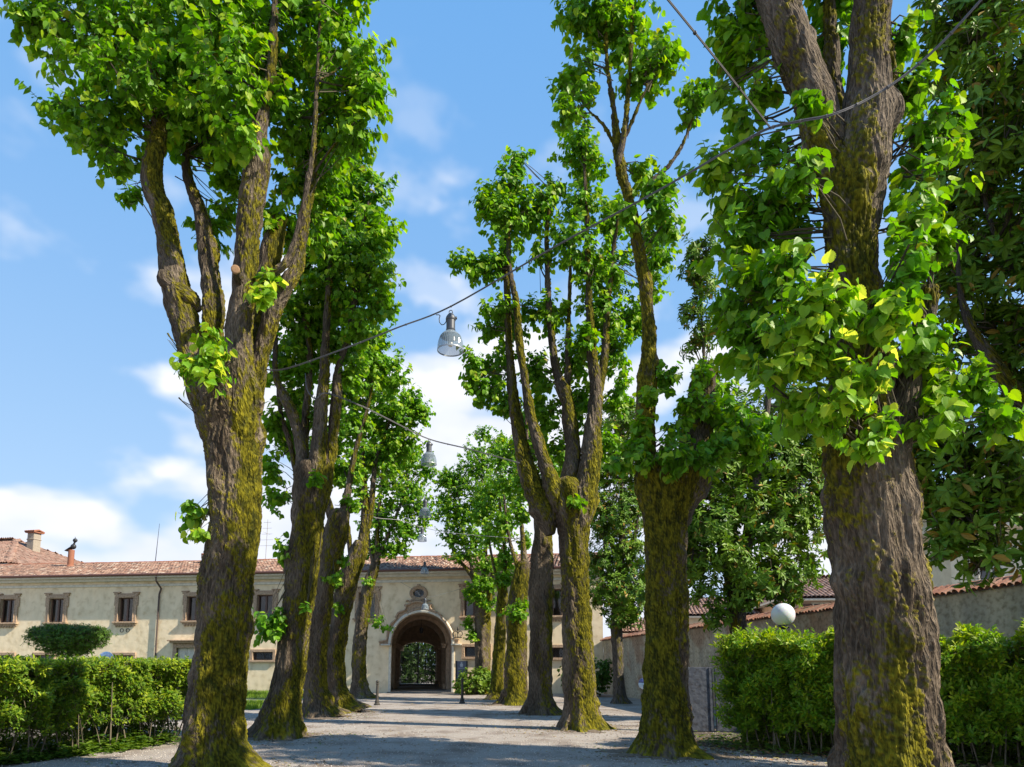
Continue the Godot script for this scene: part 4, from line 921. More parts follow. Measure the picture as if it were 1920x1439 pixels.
	g.box(f + Vector3(-0.12, 1.35, 0), Vector3(0.62, 0.05, 0.4), Basis(Vector3(0, 0, 1), 0.55))
	g.ball(f + Vector3(0.12, 1.5, 0), Vector3(0.2, 0.2, 0.17), 12, 8)
	g.rod(f + Vector3(0.05, 1.5, 0), f + Vector3(0.22, 1.85, 0), 0.08, 0.06, 8)
	g.ball(f + Vector3(0.22, 1.95, 0), Vector3(0.16, 0.15, 0.14), 12, 8)
	g.rod(f + Vector3(0.22, 2.05, 0), f + Vector3(0.2, 2.22, 0), 0.03, 0.012, 6)
	g.commit(M.dark_iron, mesh)
	part("chimney", mesh, roof).set_meta("label", "round terracotta flue with a dark rusty twisted cowl")
	g = Geo.new()
	f = Vector3(-16.7, 8.7, -3.7)
	g.lathe(f + Vector3(0, -0.3, 0), [Vector2(0.3, 0), Vector2(0.28, 0.35), Vector2(0.17, 0.42), Vector2(0.17, 0.72)], 14)
	for k in 5:
		var a := TAU * k / 5
		g.box(f + Vector3(cos(a) * 0.15, 0.55, sin(a) * 0.15), Vector3(0.06, 0.28, 0.06))
	g.lathe(f, [Vector2(0.0, 0.8), Vector2(0.2, 0.76), Vector2(0.22, 0.69), Vector2(0.0, 0.68)], 14)
	piece("chimney", g, M.terracotta, roof).set_meta("label", "short terracotta chimney pot with a slotted cap")
	# masts on the roof
	g = Geo.new()
	g.rod(Vector3(-21.0, 8.9, -4.6), Vector3(-20.85, 11.9, -4.6), 0.03, 0.012, 6)
	piece("lightning_rod", g, M.dark_iron, roof)
	g = Geo.new()
	var an := Vector3(-12.6, 8.8, -4.6)
	g.rod(an, an + Vector3(0.05, 3.2, 0), 0.025, 0.02, 6)
	for k in 5:
		g.rod(an + Vector3(-0.5 + 0.06 * k, 1.3 + 0.42 * k, 0), an + Vector3(0.55 - 0.06 * k, 1.3 + 0.42 * k, 0), 0.012, 0.012, 5)
	g.rod(an + Vector3(0, 2.2, -0.5), an + Vector3(0, 2.2, 0.5), 0.012, 0.012, 5)
	piece("antenna", g, M.grey_cable, roof)
	# windows
	for w in wins:
		add_window(b, w[0], w[1], w[2], w[3], w[4], w[5])
	# doorway with a hood
	var door := Node3D.new()
	door.name = "door"
	b.add_child(door, true)
	door.position = Vector3(-15.32, 0, 0)
	g = Geo.new()
	for s in [-1.0, 1.0]:
		g.box(Vector3(s * 0.74, 1.4, 0.06), Vector3(0.26, 2.8, 0.14), Basis.IDENTITY, 0.02)
	g.box(Vector3(0, 2.91, 0.062), Vector3(1.74, 0.3, 0.145), Basis.IDENTITY, 0.02)
	g.box(Vector3(0, 3.12, 0.16), Vector3(1.95, 0.11, 0.4), Basis.IDENTITY, 0.02)
	g.box(Vector3(0, 3.22, 0.22), Vector3(2.15, 0.09, 0.52), Basis.IDENTITY, 0.02)
	piece("surround", g, M.sandstone, door)
	g = Geo.new()
	for s in [-1.0, 1.0]:
		g.box(Vector3(s * 0.31, 1.38, -0.12), Vector3(0.6, 2.74, 0.05), Basis.IDENTITY, 0.01)
		for k in 3:
			g.box(Vector3(s * 0.31, 0.5 + 0.85 * k, -0.085), Vector3(0.4, 0.62, 0.03), Basis.IDENTITY, 0.012)
	piece("leaf", g, M.white_cornice, door)
	# vents and downpipe
	for k in 2:
		g = Geo.new()
		g.lathe(Vector3(-19.85 + 0.42 * k, 3.9, 0.01), [Vector2(0.0, -0.05), Vector2(0.09, -0.05), Vector2(0.1, 0.02), Vector2(0.13, 0.02), Vector2(0.13, -0.02)], 14, Vector3(0, 0, 1))
		piece("vent", g, M.dark_iron, b)
	g = Geo.new()
	g.sweep([Vector3(-17.25, eave - 0.05, 0.7), Vector3(-17.25, eave - 0.3, 0.66), Vector3(-17.22, eave - 0.75, 0.12), Vector3(-17.35, eave - 1.1, 0.1), Vector3(-17.35, 0.0, 0.1)], 0.055, 10)
	for y in [1.2, 3.0, 4.8, 6.0]:
		g.lathe(Vector3(-17.35, y, 0.1), [Vector2(0.056, 0), Vector2(0.07, 0.01), Vector2(0.07, 0.05), Vector2(0.056, 0.06)], 10)
	piece("downpipe", g, M.pipe, b)
	# oval window
	var ov := Node3D.new()
	ov.name = "oval_window"
	b.add_child(ov, true)
	ov.position = Vector3(-0.24, 6.07, 0)
	g = Geo.new()
	var rings := [[0.34, 0.25, -0.25], [0.34, 0.25, 0.02], [0.37, 0.28, 0.06], [0.45, 0.35, 0.07], [0.5, 0.4, 0.11], [0.56, 0.46, 0.1], [0.58, 0.48, 0.0]]
	for i in rings.size() - 1:
		for k in 36:
			var a0 := TAU * k / 36
			var a1 := TAU * (k + 1) / 36
			var pr: Array = rings[i]
			var qr: Array = rings[i + 1]
			g.quad(Vector3(cos(a0) * pr[0], sin(a0) * pr[1], pr[2]), Vector3(cos(a1) * pr[0], sin(a1) * pr[1], pr[2]), Vector3(cos(a1) * qr[0], sin(a1) * qr[1], qr[2]), Vector3(cos(a0) * qr[0], sin(a0) * qr[1], qr[2]), Vector3(0, 0, 1) if i > 0 else -Vector3(cos(a0), sin(a0), 0))
	g.box(Vector3(0, 0.47, 0.06), Vector3(0.2, 0.16, 0.14), Basis.IDENTITY, 0.03)
	for s in [-1.0, 1.0]:
		g.sweep([Vector3(s * 0.3, -0.46, 0.07), Vector3(s * 0.5, -0.52, 0.07), Vector3(s * 0.62, -0.46, 0.07), Vector3(s * 0.78, -0.47, 0.06)], 0.045, 6)
		g.ball(Vector3(s * 0.42, -0.44, 0.07), Vector3(0.1, 0.07, 0.06), 8, 6)
	g.box(Vector3(0, -0.5, 0.05), Vector3(0.5, 0.1, 0.12), Basis.IDENTITY, 0.03)
	piece("surround", g, M.sandstone, ov)
	g = Geo.new()
	for k in 36:
		var a0 := TAU * k / 36
		var a1 := TAU * (k + 1) / 36
		g.tri(Vector3(0, 0, -0.14), Vector3(cos(a0) * 0.345, sin(a0) * 0.255, -0.14), Vector3(cos(a1) * 0.345, sin(a1) * 0.255, -0.14), Vector3(0, 0, 1))
	piece("pane", g, M.glass, ov)
	g = Geo.new()
	g.rod(Vector3(-0.28, 0.13, -0.06), Vector3(0.2, -0.19, -0.06), 0.014, 0.014, 5)
	g.rod(Vector3(0.12, 0.22, -0.07), Vector3(-0.02, -0.24, -0.07), 0.014, 0.014, 5)
	g.rod(Vector3(-0.12, 0.22, -0.05), Vector3(0.1, -0.23, -0.05), 0.014, 0.014, 5)
	piece("grille", g, M.grey_cable, ov)
	# moulded hood over the arch
	var hoodpart := Node3D.new()
	hoodpart.name = "arch_hood"
	b.add_child(hoodpart, true)
	g = Geo.new()
	var outline := PackedVector2Array(HOOD)
	outline.append(Vector2(ARCH_R + 0.004, HOOD[HOOD.size() - 1].y))
	for k in 29:
		var a := PI * k / 28
		outline.append(Vector2(cos(a), sin(a)) * (ARCH_R + 0.004) + Vector2(0, SPRING))
	outline.append(Vector2(-ARCH_R - 0.004, HOOD[0].y))
	var idx := Geometry2D.triangulate_polygon(outline)
	for i in range(0, idx.size(), 3):
		var q := []
		for k in 3:
			q.append(Vector3(outline[idx[i + k]].x, outline[idx[i + k]].y, 0.12))
		g.tri(q[0], q[1], q[2], Vector3(0, 0, 1))
	for i in outline.size():
		var a: Vector2 = outline[i]
		var c: Vector2 = outline[(i + 1) % outline.size()]
		var nn := Vector2(c.y - a.y, a.x - c.x)
		g.quad(Vector3(a.x, a.y, -0.02), Vector3(c.x, c.y, -0.02), Vector3(c.x, c.y, 0.12), Vector3(a.x, a.y, 0.12), -Vector3(nn.x, nn.y, 0))
	piece("face", g, M.sandstone, hoodpart)
	g = Geo.new()
	for i in HOOD.size() - 3:
		var a: Vector2 = HOOD[i + 1]
		var c: Vector2 = HOOD[i + 2]
		var d := (c - a)
		var bb := Basis(Vector3(d.x, d.y, 0).normalized(), Vector3(-d.y, d.x, 0).normalized(), Vector3(0, 0, 1))
		g.box(Vector3((a.x + c.x) * 0.5, (a.y + c.y) * 0.5, 0.12) - bb.y * (0.05 + 0.001 * (i % 2)), Vector3(d.length() + 0.06, 0.1, 0.2 + 0.004 * (i % 3)), bb, 0.02)
	piece("outer_moulding", g, M.sandstone, hoodpart)
	g = Geo.new()
	var prof := [[0.004, 0.13], [0.03, 0.19], [0.12, 0.2], [0.16, 0.17], [0.2, 0.125]]
	for i in prof.size() - 1:
		for k in 36:
			var a0 := PI * k / 36
			var a1 := PI * (k + 1) / 36
			var p0: float = ARCH_R + prof[i][0]
			var p1: float = ARCH_R + prof[i + 1][0]
			g.quad(Vector3(cos(a0) * p0, SPRING + sin(a0) * p0, prof[i][1]), Vector3(cos(a1) * p0, SPRING + sin(a1) * p0, prof[i][1]), Vector3(cos(a1) * p1, SPRING + sin(a1) * p1, prof[i + 1][1]), Vector3(cos(a0) * p1, SPRING + sin(a0) * p1, prof[i + 1][1]), Vector3(0, 0, 1))
	for s in [-1.0, 1.0]:
		g.box(Vector3(s * (ARCH_R + 0.08), 1.4, 0.03), Vector3(0.15, 2.8, 0.07), Basis.IDENTITY, 0.015)
		g.box(Vector3(s * (ARCH_R + 0.3), 2.9, 0.16), Vector3(0.62, 0.09, 0.3), Basis.IDENTITY, 0.02)
	piece("arch_moulding", g, M.white_cornice, hoodpart)
	g = Geo.new()
	rng.seed = 33
	for k in 15:
		var a := -1.0 + 2.0 * k / 14.0
		g.ball(Vector3(a * 0.85, 5.02 + 0.09 * cos(a * 2.6) - 0.1 * a * a, 0.15), Vector3(0.1, 0.06 + 0.03 * rng.randf(), 0.06), 8, 6)
	piece("carved_garland", g, M.sandstone, hoodpart)
	# iron fleur ornament on the right bracket
	g = Geo.new()
	var o := Vector3(2.28, 3.28, 0.2)
	g.rod(o, o + Vector3(0, 0.62, 0), 0.03, 0.02, 6)
	g.ball(o + Vector3(0, 0.55, 0), Vector3(0.06, 0.13, 0.05), 8, 6)
	g.box(o + Vector3(0, 0.06, 0), Vector3(0.5, 0.06, 0.1), Basis.IDENTITY, 0.01)
	for s in [-1.0, 1.0]:
		var pts := []
		for k in 12:
			var a := PI * 1.35 * k / 11.0
			pts.append(o + Vector3(s * (0.02 + 0.13 * (1.0 - cos(a))), 0.28 + 0.15 * sin(a), 0))
		g.sweep(pts, 0.026, 6)
		g.rod(o + Vector3(s * 0.15, 0.0, 0), o + Vector3(s * 0.13, 0.25, 0), 0.02, 0.02, 5)
	piece("ornament", g, M.weathered_iron, b).set_meta("label", "small fleur ornament on the arch bracket")
	# vaulted passage
	var hall := Node3D.new()
	hall.name = "passage"
	b.add_child(hall, true)
	g = Geo.new()
	var sec := [[0.0, ARCH_R - 0.004, SPRING, SPRING + ARCH_R - 0.004], [0.55, ARCH_R - 0.004, SPRING, SPRING + ARCH_R - 0.004], [0.56, 1.96, 2.95, 4.93], [3.4, 1.96, 2.95, 4.93], [3.41, 1.72, 2.95, 4.7], [4.1, 1.72, 2.95, 4.7], [4.11, 1.92, 2.9, 4.85], [7.4, 1.92, 2.9, 4.85], [7.41, 1.64, 2.9, 4.6], [8.2, 1.64, 2.9, 4.6], [8.21, 1.86, 2.9, 4.8], [12.2, 1.86, 2.9, 4.8]]
	for i in sec.size() - 1:
		var r0 := vault_ring(sec[i][1], sec[i][2], sec[i][3], 0.0)
		var r1 := vault_ring(sec[i + 1][1], sec[i + 1][2], sec[i + 1][3], 0.0)
		for k in r0.size() - 1:
			var inward := Vector3(-r0[k].x - r0[k + 1].x, SPRING * 2.0 - r0[k].y - r0[k + 1].y, 0)
			if sec[i + 1][0] - sec[i][0] < 0.1:
				inward = Vector3(0, 0, 1.0 if sec[i + 1][1] < sec[i][1] else -1.0)
			g.quad(pass_point(r0[k].x, r0[k].y, sec[i][0]), pass_point(r0[k + 1].x, r0[k + 1].y, sec[i][0]), pass_point(r1[k + 1].x, r1[k + 1].y, sec[i + 1][0]), pass_point(r1[k].x, r1[k].y, sec[i + 1][0]), inward)
	piece("vault", g, M.vault_plaster, hall)
	for q in [[3.75, 1.72], [7.8, 1.64], [12.0, 1.5]]:
		for s in [-1.0, 1.0]:
			var c := pass_point(s * (q[1] - 0.03), 2.9, q[0])
			g = Geo.new()
			g.box(c, Vector3(0.3, 0.22, 0.95), Basis.IDENTITY, 0.03)
			g.box(c + Vector3(-s * 0.0, 0.14, 0), Vector3(0.42, 0.08, 1.05), Basis.IDENTITY, 0.02)
			piece("impost", g, M.sandstone, hall)
			g = Geo.new()
			g.box(pass_point(s * (q[1] + 0.0), 0.3, q[0]), Vector3(0.16, 0.36, 0.85), Basis.IDENTITY, 0.03)
			piece("plinth", g, M.sandstone, hall)
	# end wall of the passage with its lower arch
	g = Geo.new()
	var ring := vault_ring(1.45, 2.85, 3.5, 0.1, 16)
	var outer := vault_ring(1.95, 2.9, 4.9, -0.1, 16)
	for k in ring.size() - 1:
		g.quad(pass_point(ring[k].x, ring[k].y, 12.0), pass_point(ring[k + 1].x, ring[k + 1].y, 12.0), pass_point(outer[k + 1].x, outer[k + 1].y, 12.0), pass_point(outer[k].x, outer[k].y, 12.0), Vector3(0, 0, 1))
		g.quad(pass_point(ring[k].x, ring[k].y, 12.0), pass_point(ring[k + 1].x, ring[k + 1].y, 12.0), pass_point(ring[k + 1].x, ring[k + 1].y, 12.7), pass_point(ring[k].x, ring[k].y, 12.7), Vector3(-ring[k].x, 2.0 - ring[k].y, 0))
	g.box(pass_point(0, 3.68, 11.9), Vector3(3.7, 0.14, 0.3), Basis.IDENTITY, 0.03)
	g.box(pass_point(0, 3.56, 11.93), Vector3(3.6, 0.1, 0.16), Basis.IDENTITY, 0.02)
	piece("end_wall", g, M.vault_plaster, hall)
	g = Geo.new()
	for q in [[-0.15, 0.9, 0.06], [0.9, 10.6, 0.1], [10.6, 13.4, 0.24]]:
		var x0: float = q[0]
		var x1: float = q[1]
		var y: float = q[2]
		g.quad(pass_point(-2.1, y, x0), pass_point(2.1, y, x0), pass_point(2.1, y, x1), pass_point(-2.1, y, x1), Vector3.UP)
		g.quad(pass_point(-2.1, y, x0), pass_point(2.1, y, x0), pass_point(2.1, -0.1, x0), pass_point(-2.1, -0.1, x0), Vector3(0, 0, 1))
	piece("threshold", g, M.paving, hall)
	g = Geo.new()
	var lan := pass_point(0.05, 4.0, 3.75)
	g.rod(lan + Vector3(0, 0.68, 0), lan + Vector3(0, 0.2, 0), 0.012, 0.012, 5)
	g.lathe(lan, [Vector2(0, 0.22), Vector2(0.12, 0.12), Vector2(0.14, 0.08), Vector2(0.1, -0.18), Vector2(0, -0.24)], 6)
	piece("hanging_lantern", g, M.dark_iron, hall)

func barrel(r0: float, r1: float, length: float) -> ArrayMesh:
	var g := Geo.new()
	g.lathe(Vector3.ZERO, [Vector2(r0, 0), Vector2(r1, length)], 5, Vector3.UP, PI, tile_start())
	return g.commit(null)

func tile_start() -> float:
	# the angle at which lathe() about +y begins to run over the +z side
	var x := Vector3.UP.cross(Vector3(0.31, 0.2, 0.93)).normalized()
	var y := Vector3.UP.cross(x).normalized()
	# x cos a + y sin a = +x axis or -x axis at start, passing +z half way
	var a := atan2(Vector3(0, 0, 1).dot(y), Vector3(0, 0, 1).dot(x))
	return a - PI / 2

func build_gate() -> void:
	var b := thing("iron_gate", "tall black iron bar gate closing the far end of the vaulted passage", "gate", Vector3(-5.51, 0, -42.42), deg_to_rad(-7.0))
	var g: Geo
	var z := 12.35
	for s in [-1.0, 1.0]:
		var leaf := Node3D.new()
		leaf.name = "gate_leaf"
		b.add_child(leaf, true)
		g = Geo.new()
		for x in [0.03, 1.4]:
			g.rod(pass_point(s * x, 0.26, z), pass_point(s * x, 2.9 if x > 1.0 else 3.4, z), 0.03, 0.03, 6)
		for y in [0.32, 1.0, 1.15, 2.4, 2.75]:
			g.rod(pass_point(s * 0.03, y, z), pass_point(s * 1.4, y, z), 0.02, 0.02, 6)
		piece("frame", g, M.dark_iron, leaf)
		for k in 10:
			g = Geo.new()
			var x: float = 0.15 + 0.125 * k
			g.rod(pass_point(s * x, 0.3, z), pass_point(s * x, 3.3 - 0.4 * pow(x / 1.4, 2.0), z), 0.013, 0.013, 5)
			piece("bar", g, M.dark_iron, leaf)

# ------------------------------------------------------------------ the boundary wall and neighbours
func build_wall() -> void:
	# plan line x = 11.3 - 0.145 * depth
	var d0 := 6.0
	var d1 := 41.0
	var dirn := Vector3(-0.145, 0, -1).normalized()
	var start := Vector3(11.3 - 0.145 * d0, 0, -d0)
	var length := (d1 - d0) / absf(dirn.z)
	var turn := atan2(-dirn.x, -dirn.z)
	var w := thing("boundary_wall", "old stained plaster boundary wall capped with red barrel tiles", "wall", start, turn)
	# local: -z runs along the wall, -x faces the drive
	var top := 3.1
	var nu := int(length / 0.22)
	var nv := 15
	var st := SurfaceTool.new()
	st.begin(Mesh.PRIMITIVE_TRIANGLES)
	var grid := []
	for i in nu + 1:
		for j in nv + 1:
			var z := -length * i / nu
			var y := top * j / nv
			var bulge := 0.03 * noise.get_noise_3d(z * 0.7, y * 1.3, 5.0) + 0.012 * noise.get_noise_3d(z * 3.0, y * 3.0, 9.0)
			var red := smoothstep(0.12, 0.3, noise.get_noise_3d(z * 0.55, y * 0.9, 21.0) + 0.3 * noise.get_noise_3d(z * 2.3, y * 2.7, 4.0) + (0.2 if z > -19.0 and z < -12.0 else -0.12))
			var stain := smoothstep(-0.25, 0.45, noise.get_noise_3d(z * 2.6, y * 0.35, 31.0) + 0.4 * noise.get_noise_3d(z * 0.6, y * 0.5, 12.0))
			var c := Color(0.58, 0.5, 0.37).lerp(Color(0.4, 0.36, 0.28), stain).lerp(Color(0.34, 0.18, 0.1), red * 0.6)
			grid.append([Vector3(bulge - red * 0.01, y, z), c])
	for i in nu:
		for j in nv:
			var q := [i * (nv + 1) + j, (i + 1) * (nv + 1) + j, (i + 1) * (nv + 1) + j + 1, i * (nv + 1) + j + 1]
			for k in [0, 2, 1, 0, 3, 2]:
				st.set_color(grid[q[k]][1])
				st.set_uv(Vector2.ZERO)
				st.set_smooth_group(0)
				st.add_vertex(grid[q[k]][0])
	st.index()
	st.generate_normals()
	st.set_material(M.old_wall)
	part("face", st.commit(), w)
	var g := Geo.new()
	g.quad(Vector3(0.5, 0, 0), Vector3(0.5, top, 0), Vector3(0.5, top, -length), Vector3(0.5, 0, -length), Vector3(1, 0, 0))
	g.quad(Vector3(-0.05, top - 0.02, 0.0), Vector3(0.22, top + 0.14, 0.0), Vector3(0.22, top + 0.14, -length), Vector3(-0.05, top - 0.02, -length), Vector3(-1, 1, 0))
	g.quad(Vector3(0.55, top - 0.02, 0.0), Vector3(0.22, top + 0.14, 0.0), Vector3(0.22, top + 0.14, -length), Vector3(0.55, top - 0.02, -length), Vector3(1, 1, 0))
	piece("coping", g, M.chimney_stone, w)
	rng.seed = 81
	var meshes := []
	for i in 4:
		var m := barrel(0.082, 0.07, 0.46)
		m.surface_set_material(0, M["cap_tile_%d" % i])
		meshes.append(m)
	var slope := Vector3(0.42, 0.2, 0).normalized()
	var k := 0
	while k * 0.165 < length and k < 300:
		var o := MeshInstance3D.new()
		o.name = "tile"
		o.mesh = meshes[rng.randi() % 4]
		var yaw := Basis(Vector3.UP, rng.randf_range(-0.06, 0.06))
		var zz := slope.cross(Vector3(0, 0, 1)).normalized()
		var xx := slope.cross(zz).normalized()
		o.transform = Transform3D(yaw * Basis(xx, slope, zz if zz.y > 0 else -zz), Vector3(-0.14 + rng.randf_range(-0.02, 0.02), top - 0.03 + rng.randf_range(0.0, 0.025), -k * 0.165))
		w.add_child(o, true)
		k += 1
	g = Geo.new()
	k = 0
	while k * 0.4 < length:
		g.lathe(Vector3(0.24, top + 0.13 + rng.randf() * 0.02, -k * 0.4), [Vector2(0.1, 0), Vector2(0.085, 0.44)], 7, Vector3(0, 0, -1))
		k += 1
	piece("ridge_tiles", g, M.cap_tile_0, w).set_meta("kind", "stuff")

func house(called: String, label: String, where: Vector3, turn: float, size: Vector3, rise: float, wall: Material, windows: Array, hip := 0.0) -> Node3D:
	# gabled house: local x along the eaves, +z towards the viewer
	var h := thing(called, label, "house", where, turn)
	var g := Geo.new()
	var a := size * 0.5
	var y := size.y
	for s in [-1.0, 1.0]:
		g.quad(Vector3(-a.x, -0.1, s * a.z), Vector3(a.x, -0.1, s * a.z), Vector3(a.x, y, s * a.z), Vector3(-a.x, y, s * a.z), Vector3(0, 0, s))
		g.quad(Vector3(s * a.x, -0.1, -a.z), Vector3(s * a.x, -0.1, a.z), Vector3(s * a.x, y, a.z), Vector3(s * a.x, y, -a.z), Vector3(s, 0, 0))
		if hip == 0.0:
			g.tri(Vector3(s * a.x, y, -a.z), Vector3(s * a.x, y, a.z), Vector3(s * a.x, y + rise, 0), Vector3(s, 0, 0))
	piece("wall", g, wall, h)
	g = Geo.new()
	var e := 0.5
	var drop := rise * e / a.z
	for s in [-1.0, 1.0]:
		g.quad(Vector3(-a.x - e, y - drop, s * (a.z + e)), Vector3(a.x + e, y - drop, s * (a.z + e)), Vector3(a.x + e - hip, y + rise, 0), Vector3(-a.x - e + hip, y + rise, 0), Vector3(0, 1, s))
		if hip > 0.0:
			g.tri(Vector3(s * (a.x + e), y - drop, -a.z - e), Vector3(s * (a.x + e), y - drop, a.z + e), Vector3(s * (a.x + e - hip), y + rise, 0), Vector3(s, 1, 0))
	var roof := piece("roof", g, M.roof_deck, h)
	g = Geo.new()
	for s in [-1.0, 1.0]:
		g.box(Vector3(0, y - drop - 0.06, s * (a.z + e * 0.55)), Vector3(size.x + e * 2.0 - 0.1, 0.1, e * 0.9))
		g.box(Vector3(s * (a.x + e * 0.55), y - drop - 0.065, 0), Vector3(e * 0.9, 0.1, size.z + 0.1))
	piece("eaves", g, M.white_cornice, h)
	var places := []
	var tints := PackedColorArray()
	for s in [-1.0, 1.0]:
		var lo := Vector3(0, y - drop + 0.02, s * (a.z + e))
		var up := Vector3(0, rise + drop, -s * (a.z + e))
		var run := up.length()
		up = up.normalized()
		var x := Vector3(s, 0, 0)
		var bas := Basis(x, up, x.cross(up))
		for i in int((size.x + 2.0 * e) / 0.24):
			for j in int(run / 0.4) + 1:
				var px := -a.x - e + 0.12 + i * 0.24
				var inset := hip * (j * 0.4) / run
				if absf(px) > a.x + e - inset:
					continue
				places.append(Transform3D(bas, lo + up * (j * 0.4 - 0.03) + Vector3(px, 0, 0) + bas.z * rng.randf_range(0.02, 0.05)))
				tints.append(Color(0.3, 0.165, 0.12).lerp(Color(0.38, 0.265, 0.21), rng.randf()) * rng.randf_range(0.7, 1.1))
		if hip > 0.0:
			lo = Vector3(s * (a.x + e), y - drop + 0.02, 0)
			up = Vector3(-s * hip, rise + drop, 0)
			run = up.length()
			up = up.normalized()
			x = Vector3(0, 0, -s)
			bas = Basis(x, up, x.cross(up))
			for i in int((size.z + 2.0 * e) / 0.24):
				for j in int(run / 0.4) + 1:
					var pz := -a.z - e + 0.12 + i * 0.24
					if absf(pz) > (a.z + e) * (1.0 - j * 0.4 / run):
						continue
					places.append(Transform3D(bas, lo + up * (j * 0.4 - 0.03) + Vector3(0, 0, pz) + bas.z * rng.randf_range(0.02, 0.05)))
					tints.append(Color(0.3, 0.165, 0.12).lerp(Color(0.38, 0.265, 0.21), rng.randf()) * rng.randf_range(0.7, 1.1))
	many("roof_tiles", barrel(0.12, 0.1, 0.5), M.tile, places, tints, roof)
	for w in windows:
		# [face x or z, along, y, width, height, shutters]
		var win := Node3D.new()
		win.name = "window"
		h.add_child(win, true)
		if w[0] == "front":
			win.position = Vector3(w[1], w[2], a.z)
		else:
			win.position = Vector3(-a.x, w[2], w[1])
			win.rotation.y = -PI / 2
		g = Geo.new()
		g.box(Vector3(0, 0, 0.02), Vector3(w[3] + 0.16, w[4] + 0.16, 0.05), Basis.IDENTITY, 0.01)
		piece("surround", g, M.white_cornice, win)
		g = Geo.new()
		g.box(Vector3(0, 0, 0.05), Vector3(w[3], w[4], 0.03))
		piece("pane", g, M.pane_dark, win)
		g = Geo.new()
		g.box(Vector3(0, 0, 0.075), Vector3(0.07, w[4], 0.03))
		for s in [-1.0, 1.0]:
			g.box(Vector3(s * (w[3] * 0.5 - 0.03), 0, 0.074), Vector3(0.06, w[4] - 0.004, 0.03))
		piece("frame", g, M.white_cornice, win)
		if w[5]:
			for s in [-1.0, 1.0]:
				g = Geo.new()
				var cx: float = s * (w[3] * 0.5 + w[3] * 0.28 + 0.03)
				for q in [-1.0, 1.0]:
					g.box(Vector3(cx + q * w[3] * 0.23, 0, 0.075), Vector3(0.06, w[4], 0.05))
					g.box(Vector3(cx, q * (w[4] * 0.5 - 0.03), 0.075), Vector3(w[3] * 0.4, 0.06, 0.05))
				var yy: float = -w[4] * 0.5 + 0.1
				while yy < w[4] * 0.5 - 0.08:
					g.box(Vector3(cx, yy, 0.07), Vector3(w[3] * 0.41, 0.012, 0.06), Basis(Vector3.RIGHT, 0.6))
					yy += 0.055
				piece("shutter", g, M.shutter_wood, win)
	return h

# ------------------------------------------------------------------ hedges and shrubs
func hedge_leaf() -> ArrayMesh:
	return leaf_mesh([Vector2(0.0, 0.0), Vector2(0.13, 0.2), Vector2(0.19, 0.48), Vector2(0.13, 0.8), Vector2(0.0, 1.05)], [0.5], 0.25, 0.12)

func leaf_basis(tip: Vector3, face: Vector3, s: float) -> Basis:
	tip = tip.normalized()
	var x := tip.cross(face)
	x = x.normalized() if x.length() > 0.02 else Vector3.RIGHT
	return Basis(x * s, tip * s, x.cross(tip) * s)

